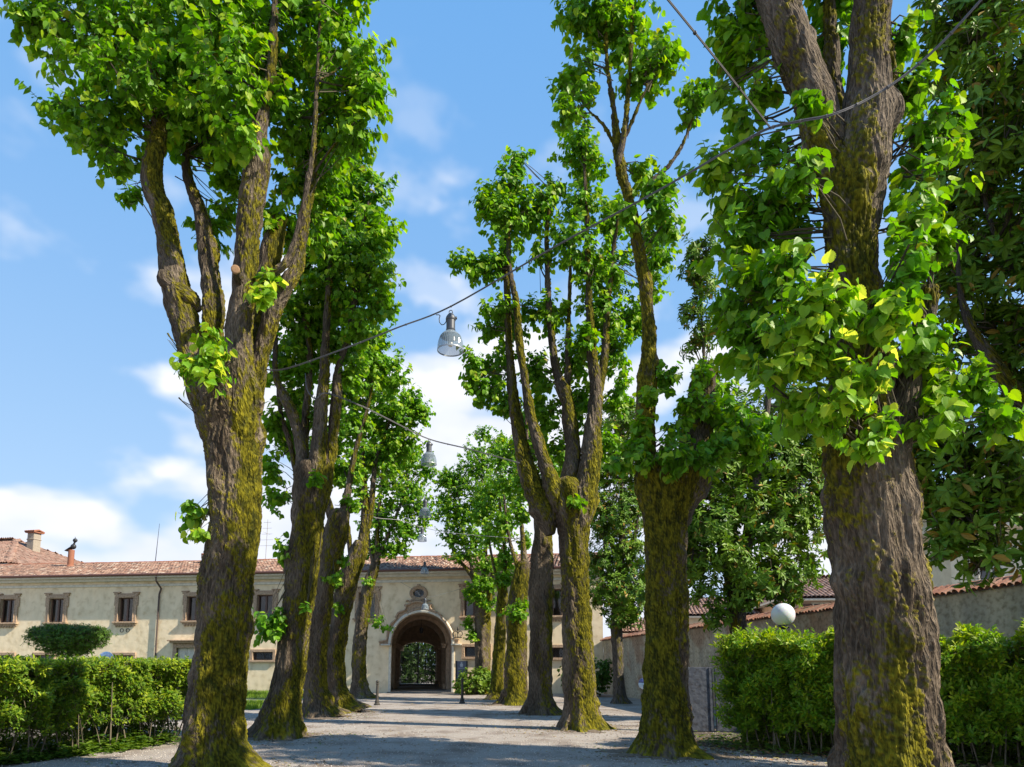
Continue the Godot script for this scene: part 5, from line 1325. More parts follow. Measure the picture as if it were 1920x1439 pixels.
func hedge(label: String, a: Vector3, b: Vector3, tall: float, thick: float, bare: float, count: int, size: float, lit: Color, deep: Color, sd: int, ragged: float) -> Node3D:
	# a clipped hedge from a to b: many stems, leafy sprigs mostly towards the faces, sparse near the ground
	var h := thing("clipped_hedge", label, "hedge", a, 0.0, "")
	rng.seed = sd
	var dirn := (b - a).normalized()
	var len := a.distance_to(b)
	var nrm := Vector3(-dirn.z, 0, dirn.x)
	var places := []
	var tints := PackedColorArray()
	var stems := Geo.new()
	for i in count:
		var u := rng.randf() * len
		var side := rng.randf()
		var y: float
		var w: float
		var crown := tall + ragged * noise.get_noise_2d(u * 2.0 + sd, 3.0) * 1.6 + 0.05 * rng.randfn()
		var bulge := 1.0 + 0.3 * noise.get_noise_2d(u * 1.1 + sd, 9.0)
		var out: Vector3
		if side < 0.22:
			y = crown - absf(rng.randfn()) * 0.07
			w = rng.randf_range(-0.5, 0.5) * thick * bulge
			out = Vector3(0, 1, 0)
		elif side < 0.5:
			y = bare + (crown - bare) * rng.randf()
			w = rng.randf_range(-0.5, 0.5) * thick * bulge
			out = nrm * signf(w)
		else:
			y = bare + (crown - bare) * pow(rng.randf(), 0.8)
			var front := 1.0 if rng.randf() < 0.72 else -1.0
			var hollow := 1.0 + 0.5 * noise.get_noise_3d(u * 1.6, y * 2.2, sd)
			w = front * (0.5 * thick * bulge * hollow - absf(rng.randfn()) * 0.08)
			out = nrm * front
		if rng.randf() < 0.03:
			u = len * float(rng.randi() % 2)
			out = dirn * (1.0 if u > 0.1 else -1.0)
		if w < -0.1 * thick and rng.randf() < 0.4:
			y = rng.randf_range(0.05, bare + 0.3)
		var thin := smoothstep(bare - 0.1, bare + 0.5, y + 0.35 * noise.get_noise_2d(u * 2.5, sd)) if w > -0.1 * thick else 1.0
		if noise.get_noise_3d(u * 2.2 + sd, y * 2.2, w * 2.2) < -0.33:
			continue
		if rng.randf() > 0.2 + 0.8 * thin:
			continue
		var p := dirn * u + nrm * w + Vector3(0, y, 0)
		out = (out + Vector3(0, 0.6, 0) + Vector3(rng.randfn(), rng.randfn(), rng.randfn()) * 0.4).normalized()
		var long := size * rng.randf_range(1.2, 2.4)
		if side < 0.22 and rng.randf() < 0.3 * ragged * 4.0:
			long *= 1.9
		var across := out.cross(Vector3(rng.randfn(), rng.randfn(), rng.randfn())).normalized()
		stems.rod(p - out * long * 0.6, p + out * long * 0.5, 0.004, 0.002, 3)
		var young := rng.randf() < 0.16 + 0.6 * smoothstep(tall - 0.35, tall, y) * (0.5 + noise.get_noise_1d(u * 1.7 + sd))
		for k in rng.randi_range(5, 8):
			var t := rng.randf()
			var ang := rng.randf() * TAU
			var lat := across * cos(ang) + out.cross(across) * sin(ang)
			var tip := lat * 0.8 + out * (0.35 + 0.5 * t) + Vector3(0, -0.1, 0)
			var s := size * rng.randf_range(0.6, 1.1)
			places.append(Transform3D(leaf_basis(tip, out + Vector3(0, 0.5, 0) + lat * rng.randf_range(-0.5, 0.2), s), p + out * long * (t - 0.5)))
			var c := deep.lerp(lit, clampf(rng.randf() * 0.5 + (0.55 if young and t > 0.4 else 0.0), 0.0, 1.0)) * rng.randf_range(0.8, 1.2)
			tints.append(c)
	var n := int(len * 14.0)
	for i in n:
		var g := Geo.new()
		var p := dirn * (len * (i + rng.randf()) / n) + nrm * rng.randf_range(-0.38, 0.42) * thick
		var lean := dirn * rng.randf_range(-0.35, 0.35) + nrm * rng.randf_range(-0.2, 0.25)
		var q := p + Vector3(0, tall * rng.randf_range(0.5, 0.85), 0) + lean
		var r := rng.randf_range(0.008, 0.018)
		var m := p.lerp(q, 0.5) + Vector3(rng.randfn(), 0, rng.randfn()) * 0.03
		g.rod(p - Vector3(0, 0.03, 0), m, r, r * 0.8, 6)
		g.rod(m, q, r * 0.8, r * 0.4, 6)
		piece("stem", g, M.hedge_stem, h)
	var tw := piece("twigs", stems, M.hedge_stem, h)
	tw.set_meta("kind", "stuff")
	many("foliage", M.hedge_mesh, M.leaf, places, tints, h)
	return h

func shrub(called: String, label: String, where: Vector3, clumps: Array, count: float, size: float, lit: Color, deep: Color, mesh: Mesh, sd: int, stem_h := 0.0, mat: Material = null) -> Node3D:
	var h := thing(called, label, "shrub", where)
	rng.seed = sd
	var places := []
	var tints := PackedColorArray()
	var stems := Geo.new()
	for c in clumps:
		var mid := Vector3(c[0], c[1], c[2])
		var r := Vector3(c[3], c[4], c[5])
		var n := int(count * (r.x * r.y + r.y * r.z + r.x * r.z) / 3.0)
		for i in n:
			var d := Vector3(rng.randfn(), rng.randfn(), rng.randfn()).normalized()
			var f := pow(rng.randf(), 0.3) * (1.0 + 0.25 * noise.get_noise_3d(d.x * 2.0 + sd, d.y * 2.0, d.z * 2.0))
			var p := mid + d * r * f
			if p.y < 0.03:
				continue
			var out := (d / r).normalized()
			out = (out + Vector3(0, 0.4, 0) + Vector3(rng.randfn(), rng.randfn(), rng.randfn()) * 0.35).normalized()
			var across := out.cross(Vector3(rng.randfn(), rng.randfn(), rng.randfn())).normalized()
			stems.rod(p - out * size, p + out * size * 0.4, 0.004, 0.002, 3)
			for k in rng.randi_range(4, 7):
				var ang := rng.randf() * TAU
				var lat := across * cos(ang) + out.cross(across) * sin(ang)
				places.append(Transform3D(leaf_basis(lat * 0.9 + out * 0.4 - Vector3(0, 0.2, 0), out + Vector3(0, 0.5, 0), size * rng.randf_range(0.6, 1.1)), p + out * size * rng.randf_range(-0.4, 0.4)))
				tints.append(deep.lerp(lit, rng.randf()) * rng.randf_range(0.8, 1.2))
	var foot := Vector3(clumps[0][0], 0, clumps[0][2])
	for i in 5 if stem_h == 0.0 else 1:
		var g := Geo.new()
		var c: Array = clumps[i % clumps.size()]
		var q := Vector3(c[0], c[1], c[2])
		var p := foot + Vector3(rng.randf_range(-0.15, 0.15), -0.03, rng.randf_range(-0.15, 0.15)) if stem_h == 0.0 else foot - Vector3(0, 0.03, 0)
		var rr := 0.02 if stem_h == 0.0 else 0.07
		g.rod(p, p.lerp(q, 0.6) + Vector3(0.03, 0, 0.02), rr, rr * 0.8, 8)
		g.rod(p.lerp(q, 0.6) + Vector3(0.03, 0, 0.02), q, rr * 0.8, rr * 0.5, 8)
		piece("stem", g, M.hedge_stem, h)
	piece("twigs", stems, M.hedge_stem, h).set_meta("kind", "stuff")
	many("foliage", mesh, mat if mat else M.leaf, places, tints, h)
	return h

# ------------------------------------------------------------------ lamps, cables, street furniture
func pendant(at: Vector3, label: String, turn: float) -> void:
	# at: centre of the glass rim
	var t := thing("pendant_lamp", label, "lamp", at, turn, "bell-shaped lamps hung on cables over the drive")
	var g := Geo.new()
	g.lathe(Vector3.ZERO, [Vector2(0.068, 0.315), Vector2(0.072, 0.33), Vector2(0.076, 0.345), Vector2(0.07, 0.36), Vector2(0.07, 0.5), Vector2(0.08, 0.51), Vector2(0.082, 0.53), Vector2(0.074, 0.56), Vector2(0.05, 0.6), Vector2(0.03, 0.62), Vector2(0.0, 0.622)], 24)
	g.box(Vector3(0.075, 0.545, 0), Vector3(0.05, 0.035, 0.05), Basis.IDENTITY, 0.006)
	piece("housing", g, M.lamp_metal, t)
	g = Geo.new()
	var prof := [Vector2(0.072, 0.32), Vector2(0.1, 0.3), Vector2(0.14, 0.262), Vector2(0.172, 0.212), Vector2(0.192, 0.15), Vector2(0.203, 0.08), Vector2(0.206, 0.0)]
	var seg := 72
	for i in prof.size() - 1:
		for k in seg:
			var q := []
			for e in [[i, k], [i, k + 1], [i + 1, k + 1], [i + 1, k]]:
				var a: float = TAU * e[1] / seg
				var rib: float = 0.0022 if int(e[1]) % 2 == 0 else -0.0022
				var r: float = prof[e[0]].x + rib
				q.append(Vector3(cos(a) * r, prof[e[0]].y, sin(a) * r))
			g.quad(q[0], q[1], q[2], q[3], Vector3(q[0].x + q[2].x, 0.1, q[0].z + q[2].z))
	piece("glass_shade", g, M.lamp_glass, t)
	g = Geo.new()
	g.lathe(Vector3.ZERO, [Vector2(0.203, 0.012), Vector2(0.209, 0.012), Vector2(0.211, 0.0), Vector2(0.209, -0.01), Vector2(0.203, -0.01), Vector2(0.203, 0.012)], 48)
	g.lathe(Vector3.ZERO, [Vector2(0.16, 0.226), Vector2(0.165, 0.232), Vector2(0.07, 0.318), Vector2(0.065, 0.312), Vector2(0.16, 0.226)], 36)
	piece("rim", g, M.lamp_rim, t)
	g = Geo.new()
	g.lathe(Vector3.ZERO, [Vector2(0.0, 0.06), Vector2(0.03, 0.07), Vector2(0.045, 0.1), Vector2(0.04, 0.14), Vector2(0.022, 0.2), Vector2(0.022, 0.3)], 16)
	piece("bulb", g, M.bulb_glass, t)
	g = Geo.new()
	var ringp := []
	for k in 13:
		var a := TAU * k / 12.0
		ringp.append(Vector3(cos(a) * 0.028, 0.645 + sin(a) * 0.032, 0))
	g.sweep(ringp, 0.007, 6)
	piece("hook", g, M.lamp_metal, t)
	g = Geo.new()
	g.sweep([Vector3(-0.24, 0.6, 0), Vector3(-0.19, 0.6, 0), Vector3(-0.17, 0.58, 0.01), Vector3(-0.185, 0.53, 0.01), Vector3(-0.18, 0.47, 0.01), Vector3(-0.145, 0.425, 0.01), Vector3(-0.11, 0.43, 0.01), Vector3(-0.08, 0.47, 0), Vector3(-0.07, 0.51, 0)], 0.007, 6)
	piece("cord", g, M.black_cable, t)

func cable(pts: Array, label: String, r: float, mat: Material, twin := false) -> void:
	var g := Geo.new()
	var fine := []
	for i in pts.size() - 1:
		var a: Vector3 = pts[i]
		var b: Vector3 = pts[i + 1]
		for k in 6:
			fine.append(a.cubic_interpolate(b, pts[maxi(i - 1, 0)], pts[mini(i + 2, pts.size() - 1)], k / 6.0))
	fine.append(pts[pts.size() - 1])
	g.sweep(fine, r, 6)
	if twin:
		var low := []
		for p in fine:
			low.append(p - Vector3(0, r * 2.0, 0))
		g.sweep(low, r * 0.8, 5)
		for i in range(4, fine.size(), 5):
			g.lathe(fine[i] - Vector3(0.0, r, 0.0), [Vector2(0, -0.008), Vector2(r * 2.3, -0.008), Vector2(r * 2.3, 0.008), Vector2(0, 0.008)], 8, (fine[mini(i + 1, fine.size() - 1)] - fine[i - 1]).normalized())
	var o := MeshInstance3D.new()
	o.name = numbered("overhead_cable")
	o.mesh = g.commit(mat)
	add_child(o)
	tag(o, label, "cable", "cables strung between the trees")

func globe_lamp(where: Vector3, y: float, r: float, label: String) -> void:
	var t := thing("globe_lamp", label, "lamp", where, 0.0, "white globe garden lamps")
	var g := Geo.new()
	g.ball(Vector3(0, y, 0), Vector3.ONE * r, 40, 24)
	piece("globe", g, M.opal, t)
	g = Geo.new()
	g.lathe(Vector3(0, y - r, 0), [Vector2(0.0, -0.06), Vector2(0.07, -0.06), Vector2(0.12, -0.02), Vector2(0.12, 0.02), Vector2(0.09, 0.03)], 20)
	piece("collar", g, M.dark_iron, t)
	g = Geo.new()
	g.lathe(Vector3.ZERO, [Vector2(0.1, -0.02), Vector2(0.1, 0.05), Vector2(0.05, 0.1), Vector2(0.035, 0.2), Vector2(0.035, y - r - 0.03)], 16)
	piece("post", g, M.dark_iron, t)

func bollard(where: Vector3, tall: float, label: String) -> void:
	var t := thing("iron_bollard", label, "bollard", where, 0.0, "cast iron bollards before the gateway")
	var k := tall
	var g := Geo.new()
	g.lathe(Vector3.ZERO, [Vector2(0.13, -0.02), Vector2(0.13, 0.05 * k), Vector2(0.1, 0.08 * k), Vector2(0.085, 0.12 * k), Vector2(0.1, 0.15 * k), Vector2(0.075, 0.19 * k), Vector2(0.06, 0.24 * k)], 18)
	piece("base", g, M.weathered_iron, t)
	g = Geo.new()
	g.lathe(Vector3.ZERO, [Vector2(0.06, 0.24 * k), Vector2(0.055, 0.5 * k), Vector2(0.048, 0.82 * k), Vector2(0.065, 0.84 * k), Vector2(0.065, 0.87 * k), Vector2(0.045, 0.89 * k)], 18)
	piece("shaft", g, M.weathered_iron, t)
	g = Geo.new()
	g.ball(Vector3(0, 0.945 * k, 0), Vector3(0.066, 0.062, 0.066) * k, 16, 10)
	piece("finial", g, M.weathered_iron, t)

func info_sign() -> void:
	var t := thing("information_sign", "dark blue information panel with a pale emblem beside the arch", "sign", Vector3(-2.95, 0, -40.9), deg_to_rad(-10))
	var g := Geo.new()
	g.box(Vector3(0, 1.12, 0), Vector3(0.56, 1.56, 0.05), Basis.IDENTITY, 0.008)
	piece("panel", g, M.sign_blue, t)
	for s in [-1.0, 1.0]:
		g = Geo.new()
		g.box(Vector3(s * 0.32, 0.95, 0), Vector3(0.08, 1.94, 0.09), Basis.IDENTITY, 0.01)
		piece("post", g, M.dark_iron, t)
	g = Geo.new()
	var c := Vector3(0, 1.68, 0.03)
	for k in 6:
		var a := TAU * k / 6.0 + 0.5
		g.lathe(c + Vector3(cos(a), sin(a), 0) * 0.065, [Vector2(0, 0.004), Vector2(0.04, 0.004), Vector2(0.04, -0.004)], 12, Vector3(0, 0, 1))
	g.lathe(c, [Vector2(0, 0.006), Vector2(0.05, 0.006), Vector2(0.05, -0.004)], 16, Vector3(0, 0, 1))
	g.box(c + Vector3(0, 0.13, 0), Vector3(0.1, 0.05, 0.008))
	g.box(c + Vector3(0, -0.1, 0), Vector3(0.16, 0.035, 0.008))
	piece("emblem", g, M.sign_white, t)
	g = Geo.new()
	g.box(Vector3(0, 1.49, 0.028), Vector3(0.4, 0.022, 0.006))
	piece("title_line", g, M.sign_white, t)

# ------------------------------------------------------------------ sky
func make_sky() -> Sky:
	var w := 2048
	var h := 1024
	var im := Image.create_empty(w, h, false, Image.FORMAT_RGBF)
	var f := FastNoiseLite.new()
	f.noise_type = FastNoiseLite.TYPE_SIMPLEX_SMOOTH
	f.fractal_type = FastNoiseLite.FRACTAL_FBM
	f.fractal_octaves = 5
	f.frequency = 1.0
	f.seed = 33
	var low := Color(0.56, 0.755, 0.97)
	var top := Color(0.13, 0.36, 0.74)
	for j in h:
		var el := PI * (0.5 - (j + 0.5) / h)
		if el < -0.02:
			for i in w:
				im.set_pixel(i, j, Color(0.34, 0.36, 0.36))
			continue
		var s := sin(el)
		var grad := top.lerp(low, pow(1.0 - clampf(s, 0.0, 1.0), 2.1))
		for i in w:
			var az := TAU * ((i + 0.5) / w - 0.5)
			var x := sin(az) * cos(el)
			var z := -cos(az) * cos(el)
			var n := f.get_noise_3d(x * 2.1, s * 4.6 + 0.7, z * 2.1)
			var n2 := f.get_noise_3d(x * 5.5 + 7.0, s * 9.0, z * 5.5)
			# low banks of cumulus all round, thin wisps higher up
			var bank := n + 0.22 * n2 + 0.47 * exp(-pow((s - 0.14) / 0.26, 2.0)) - 0.23 - 0.16 * smoothstep(0.42, 0.62, s)
			var cover := smoothstep(0.03, 0.36, bank)
			var wisp := 0.4 * smoothstep(0.1, 0.55, n2 + 0.4 * n) * smoothstep(0.95, 0.3, s)
			var shade := clampf(0.5 + 1.1 * (n2 * 0.6 + s * 0.9) - 0.35 * cover, 0.0, 1.0)
			var white := Color(0.76, 0.8, 0.92).lerp(Color(0.98, 0.98, 1.0), shade)
			im.set_pixel(i, j, grad.lerp(white, clampf(cover * 0.92 + wisp, 0.0, 0.95)))
	var m := PanoramaSkyMaterial.new()
	m.panorama = ImageTexture.create_from_image(im)
	var sky := Sky.new()
	sky.sky_material = m
	return sky

# ------------------------------------------------------------------ the scene
func _ready() -> void:
	rng.seed = 1
	noise.noise_type = FastNoiseLite.TYPE_SIMPLEX_SMOOTH
	noise.fractal_type = FastNoiseLite.FRACTAL_NONE
	noise.frequency = 1.0
	noise.seed = 4
	plates.noise_type = FastNoiseLite.TYPE_CELLULAR
	plates.cellular_return_type = FastNoiseLite.RETURN_DISTANCE2_SUB
	plates.cellular_jitter = 1.0
	plates.fractal_type = FastNoiseLite.FRACTAL_NONE
	plates.frequency = 1.0
	plates.seed = 9
	# camera: eye height, tilted up a little, lens shifted upwards
	var cam := Camera3D.new()
	cam.name = "camera"
	add_child(cam)
	cam.position = Vector3(0, 1.6, 0)
	cam.rotation_degrees = Vector3(7.0, 0, 0)
	cam.projection = Camera3D.PROJECTION_FRUSTUM
	cam.near = 0.1
	cam.far = 600.0
	cam.size = 0.1 * 1439.0 / 1300.0
	cam.frustum_offset = Vector2(0, 0.1 * 370.9 / 1300.0)
	# sky, exposure
	var env := Environment.new()
	env.background_mode = Environment.BG_SKY
	env.sky = make_sky()
	env.background_energy_multiplier = 0.635
	env.tonemap_mode = Environment.TONE_MAPPER_LINEAR
	env.tonemap_exposure = 1.82
	env.sdfgi_enabled = true
	env.ssao_enabled = true
	env.ssil_enabled = true
	var we := WorldEnvironment.new()
	we.name = "environment"
	we.environment = env
	add_child(we)
	# sun: from the right and a little behind the viewer
	var sun := DirectionalLight3D.new()
	sun.name = "sun"
	sun.light_energy = 1.6
	sun.light_color = Color(1.0, 0.95, 0.86)
	sun.light_angular_distance = 0.5
	sun.shadow_enabled = true
	add_child(sun)
	sun.look_at_from_position(Vector3(0.935 * 0.766, 0.643, 0.355 * 0.766), Vector3.ZERO, Vector3.UP)
	make_materials()
	plain("hedge_stem", lin(0.15, 0.125, 0.085), 0.9)
	plain("lamp_rim", lin(0.3, 0.33, 0.36), 0.4, 0.3)
	plain("pane_dark", lin(0.05, 0.055, 0.065), 0.12)
	M.lime_mesh = lime_leaf()
	M.lime_fine = lime_leaf(null, true)
	for i in 4:
		M["lime_leaf_%d" % i] = lime_leaf(M["leaf_%d" % i], true)
	M.magnolia_mesh = leaf_mesh([Vector2(0.0, 0.0), Vector2(0.1, 0.16), Vector2(0.185, 0.42), Vector2(0.185, 0.62), Vector2(0.1, 0.88), Vector2(0.0, 1.02)], [0.35, 0.7], 0.3, 0.14)
	M.hedge_mesh = hedge_leaf()

	# --- ground
	var g := Geo.new()
	g.quad(Vector3(-300, 0, 60), Vector3(300, 0, 60), Vector3(300, 0, -400), Vector3(-300, 0, -400), Vector3.UP)
	struct("ground", g.commit(M.gravel))
	for q in [["lawn", [Vector3(-36, 0.004, -35.2), Vector3(-10.4, 0.004, -34.6), Vector3(-9.4, 0.004, -43.4), Vector3(-36, 0.004, -49.5)]], ["lawn", [Vector3(-30, 0.004, -23.0), Vector3(-9.3, 0.004, -26.5), Vector3(-9.9, 0.004, -31.0), Vector3(-32, 0.004, -31.0)]]]:
		g = Geo.new()
		g.quad(q[1][0], q[1][1], q[1][2], q[1][3], Vector3.UP)
		struct(q[0], g.commit(M.turf))
	g = Geo.new()
	g.quad(Vector3(3.4, 0.004, -14.6), Vector3(9.2, 0.004, -9.4), Vector3(9.2, 0.004, -19.0), Vector3(5.0, 0.004, -19.0), Vector3.UP)
	struct("planting_bed", g.commit(M.earth))
	g = Geo.new()
	g.quad(Vector3(-22, 0.004, -8.0), Vector3(-8.6, 0.004, -9.2), Vector3(-7.0, 0.004, -16.2), Vector3(-22, 0.004, -22.4), Vector3.UP)
	struct("planting_bed", g.commit(M.earth))
	print("ground")

	build_wing()
	build_gate()
	build_wall()
	print("buildings")
	house("villa", "low hip-roofed house with red tiles behind the wing's far left end", Vector3(-45.5, 0, -60.5), deg_to_rad(-13.5), Vector3(17, 9.6, 12), 2.9, M.house_white, [["front", 4.0, 7.5, 1.1, 1.6, true]], 7.0)
	var ch := thing("chimney_stack", "square weathered stone chimney with a tiled cap on the hip-roofed house", "chimney", Vector3(-41.3, 11.2, -59.0), deg_to_rad(-13.5))
	g = Geo.new()
	g.box(Vector3(0, 0.5, 0), Vector3(0.72, 2.6, 0.72), Basis.IDENTITY, 0.03)
	g.box(Vector3(0, 1.25, 0), Vector3(0.8, 0.08, 0.8), Basis.IDENTITY, 0.02)
	g.box(Vector3(-0.1, 1.5, 0.355), Vector3(0.14, 0.34, 0.03))
	piece("stack", g, M.chimney_stone, ch)
	g = Geo.new()
	g.box(Vector3(0, 1.85, 0), Vector3(1.0, 0.1, 1.0), Basis.IDENTITY, 0.02)
	for s in [-1.0, 1.0]:
		for k in 6:
			g.lathe(Vector3(-0.45 + 0.18 * k, 1.92, s * 0.52), [Vector2(0.085, 0), Vector2(0.07, 0.55)], 6, Vector3(0, 0.28, -s).normalized())
	piece("cap", g, M.terracotta, ch)
	house("neighbour_house", "pale pink house with brown shutters seen over the wall beside the globe lamp", Vector3(18.6, 0, -44.0), deg_to_rad(-6), Vector3(5.0, 5.6, 9), 1.5, M.house_pink, [["front", -0.45, 4.55, 0.9, 1.2, true], ["front", -2.15, 4.5, 0.4, 1.3, false]])
	house("neighbour_house", "tall pale green house with a shuttered window behind the dark evergreen on the right", Vector3(19.9, 0, -27.0), deg_to_rad(-8), Vector3(9.0, 6.5, 9), 1.6, M.house_cream, [["front", 0.1, 4.0, 1.2, 1.7, true], ["front", -3.3, 4.0, 0.8, 1.7, false]])
	house("neighbour_house", "low ochre house behind the far end of the boundary wall", Vector3(10.4, 0, -50.0), deg_to_rad(-8), Vector3(5.2, 3.9, 8), 1.0, M.house_ochre, [["front", -1.2, 3.1, 1.0, 1.2, true]])
	house("neighbour_house", "whitish house behind the wall just right of the mossy second trunk", Vector3(14.6, 0, -49.0), deg_to_rad(-8), Vector3(5.5, 5.0, 8), 1.3, M.house_white, [["front", -1.0, 4.1, 1.0, 1.2, false]])
	# metal sheets against the wall
	for k in 2:
		g = Geo.new()
		g.box(Vector3(0, 0.8, 0), Vector3(1.02 if k == 0 else 1.3, 1.56, 0.03), Basis(Vector3.RIGHT, -0.04), 0.006)
		for s in [-1.0, 1.0]:
			g.box(Vector3(s * (0.46 if k == 0 else 0.6), 0.8, 0.025), Vector3(0.06, 1.54, 0.02), Basis(Vector3.RIGHT, -0.04))
		var ms := MeshInstance3D.new()
		ms.name = numbered("metal_sheet")
		ms.mesh = g.commit(M.metal_sheet)
		add_child(ms)
		ms.position = Vector3(4.45, 0, -17.35) if k == 0 else Vector3(5.64, 0, -17.2)
		ms.rotation.y = deg_to_rad(-6)
		tag(ms, "weathered blue-grey metal sheet, the one nearer the mossy trunk" if k == 0 else "weathered blue-grey metal sheet, half hidden by the right hedge", "panel", "metal sheets by the wall")
	print("houses")

	# --- trodden soil round the trunks
	for i in 12:
		var d: Dictionary = TREES[i]
		g = Geo.new()
		var rim := []
		var ring := []
		for k in 48:
			var a := TAU * k / 48
			var r: float = d.trunk[3][3] * 1.2 + 0.55 + 0.5 * noise.get_noise_2d(cos(a) * 1.3 + i * 5.0, sin(a) * 1.3) + 0.2 * noise.get_noise_2d(cos(a) * 5.0 + i, sin(a) * 5.0)
			rim.append(Vector3(cos(a) * r * 1.15, -0.012, sin(a) * r))
			ring.append(Vector3(cos(a) * r * 0.62, 0.03 + 0.015 * noise.get_noise_2d(cos(a) * 3.0, sin(a) * 3.0 + i), sin(a) * r * 0.55))
		for k in 48:
			var k1 := (k + 1) % 48
			g.quad(rim[k], rim[k1], ring[k1], ring[k], Vector3.UP)
			g.tri(ring[k], ring[k1], Vector3(0, 0.06, 0), Vector3.UP)
		struct("soil", g.commit(M.soil)).position = Vector3(d.at[0], 0, d.at[1])
	# --- trees
	for i in TREES.size():
		build_tree(TREES[i], i)
	# trees beyond the gate and behind the roofs
	for q in [[Vector3(-10.6, 0, -62.0), 41, "left one of the dark trees beyond the iron gate", 2.4], [Vector3(-7.3, 0, -63.5), 42, "right one of the dark trees beyond the iron gate", 2.4], [Vector3(-17.8, 0, -63.0), 43, "dark round tree rising behind the roof beside the roof antenna", 3.2]]:
		var s: float = q[3]
		shrub("background_tree", q[2], q[0], [[0, s * 1.5, 0, s, s * 1.1, s], [-s * 0.6, s * 0.9, 0.4, s * 0.7, s * 0.7, s * 0.7], [s * 0.6, s * 1.1, 0.3, s * 0.7, s * 0.8, s * 0.7], [0, s * 2.6, 0, s * 0.7, s * 0.7, s * 0.7], [-s * 0.5, s * 0.35, 0.6, s * 0.7, s * 0.4, s * 0.5], [s * 0.5, s * 0.35, 0.6, s * 0.7, s * 0.4, s * 0.5]], 110.0, 0.3, Color(0.055, 0.115, 0.02), Color(0.025, 0.06, 0.014), M.magnolia_mesh, q[1], 1.0).set_meta("category", "tree")
	print("trees")

	# --- hedges
	hedge("waist of clipped laurel hedge on the left with bare stems showing below", Vector3(-9.75, 0, -9.7), Vector3(-7.35, 0, -15.7), 1.62, 1.2, 0.48, 30000, 0.085, Color(0.42, 0.5, 0.025), Color(0.09, 0.22, 0.02), 61, 0.015).set_meta("label", "clipped left hedge with bare stems showing below")
	hedge("tall ragged hedge on the right with yellow-green young shoots, behind the nearest trunk", Vector3(4.55, 0, -14.3), Vector3(9.1, 0, -10.9), 1.98, 1.35, 0.4, 28000, 0.105, Color(0.48, 0.56, 0.025), Color(0.12, 0.3, 0.02), 62, 0.2)
	shrub("topiary", "clipped evergreen topiary dome standing behind the left hedge", Vector3(-13.0, 0, -20.4), [[0, 2.42, 0, 1.08, 0.44, 1.0], [0.0, 2.18, 0, 0.72, 0.34, 0.7], [-0.5, 2.58, 0, 0.55, 0.25, 0.7], [0.5, 2.58, 0.1, 0.55, 0.25, 0.7], [0.0, 2.62, 0.1, 0.55, 0.22, 0.7], [0.88, 2.52, 0, 0.26, 0.24, 0.4], [-0.88, 2.52, 0, 0.26, 0.24, 0.4]], 2600.0, 0.07, Color(0.14, 0.27, 0.025), Color(0.06, 0.15, 0.02), M.hedge_mesh, 63, 1.0)
	shrub("hydrangea_shrub", "bright yellow-green shrub at the foot of the gateway wall", Vector3(-2.2, 0, -39.6), [[0, 0.7, 0, 0.95, 0.8, 0.7], [-0.6, 0.5, 0.1, 0.55, 0.55, 0.5], [0.5, 1.05, 0, 0.6, 0.55, 0.6], [0.85, 0.7, 0, 0.5, 0.6, 0.5]], 320.0, 0.15, Color(0.3, 0.42, 0.05), Color(0.12, 0.24, 0.03), M.lime_mesh, 64)
	shrub("garden_shrub", "dark green shrub by the wall corner behind the sunlit trunk", Vector3(4.1, 0, -37.2), [[0, 1.25, 0, 1.2, 0.9, 0.8], [-1.0, 1.2, 0, 0.6, 0.8, 0.6], [0.9, 1.3, 0, 0.5, 0.7, 0.6], [0, 0.6, 0, 1.0, 0.6, 0.7]], 300.0, 0.14, Color(0.13, 0.26, 0.035), Color(0.05, 0.13, 0.025), M.lime_mesh, 65)
	print("hedges")

	# --- lamps and cables
	var lamp_labels := ["largest and nearest bell lamp hanging over the drive", "second nearest bell lamp hanging on the cable below the first", "third bell lamp, hanging against the far foliage", "fourth bell lamp, hanging just under the third", "fifth bell lamp, hanging in front of the tiled roof", "farthest bell lamp, hanging in front of the arch hood"]
	for i in LAMPS.size():
		pendant(LAMPS[i], lamp_labels[i], 0.25 * i)
	cable(CABLE_A, "dark cable carrying the nearest lamp, wrapped past the nearest right tree", 0.0075, M.cable_mid, true)
	cable(CABLE_B, "dark cable running overhead from the nearest right tree towards the viewer", 0.007, M.black_cable, true)
	cable(CABLE_C, "looped pale cable carrying the second lamp between the trees", 0.01, M.cable_mid, true)
	cable(CABLE_D, "thin cable carrying the third lamp", 0.008, M.cable_mid)
	cable(CABLE_E, "thin pale cable carrying the fourth lamp", 0.01, M.grey_cable)
	cable(CABLE_F, "thin cable carrying the fifth lamp before the roof", 0.009, M.cable_mid)
	cable(CABLE_G, "thin wire carrying the farthest lamp before the arch", 0.008, M.cable_mid)
	globe_lamp(Vector3(5.72, 0, -14.6), 2.68, 0.245, "white globe lamp standing in the right hedge")
	globe_lamp(Vector3(-14.15, 0, -24.3), 1.87, 0.24, "white globe lamp peeping over the left hedge beside the topiary")
	bollard(Vector3(-5.59, 0, -29.1), 1.02, "cast iron bollard left of the drive, near the leaning trunks")
	bollard(Vector3(-2.16, 0, -30.4), 1.08, "cast iron bollard right of the drive, before the bright shrub")
	info_sign()
	var bin := thing("litter_bin", "rounded pale blue bin with navy lid peeping out behind the second right trunk", "bin", Vector3(3.62, 0, -19.0))
	g = Geo.new()
	g.lathe(Vector3.ZERO, [Vector2(0, 0.98), Vector2(0.1, 0.99), Vector2(0.17, 1.04), Vector2(0.19, 1.12), Vector2(0.18, 1.16)], 24)
	piece("body", g, M.bin_pale, bin)
	g = Geo.new()
	g.lathe(Vector3.ZERO, [Vector2(0.185, 1.16), Vector2(0.185, 1.19), Vector2(0.13, 1.27), Vector2(0.0, 1.29)], 24)
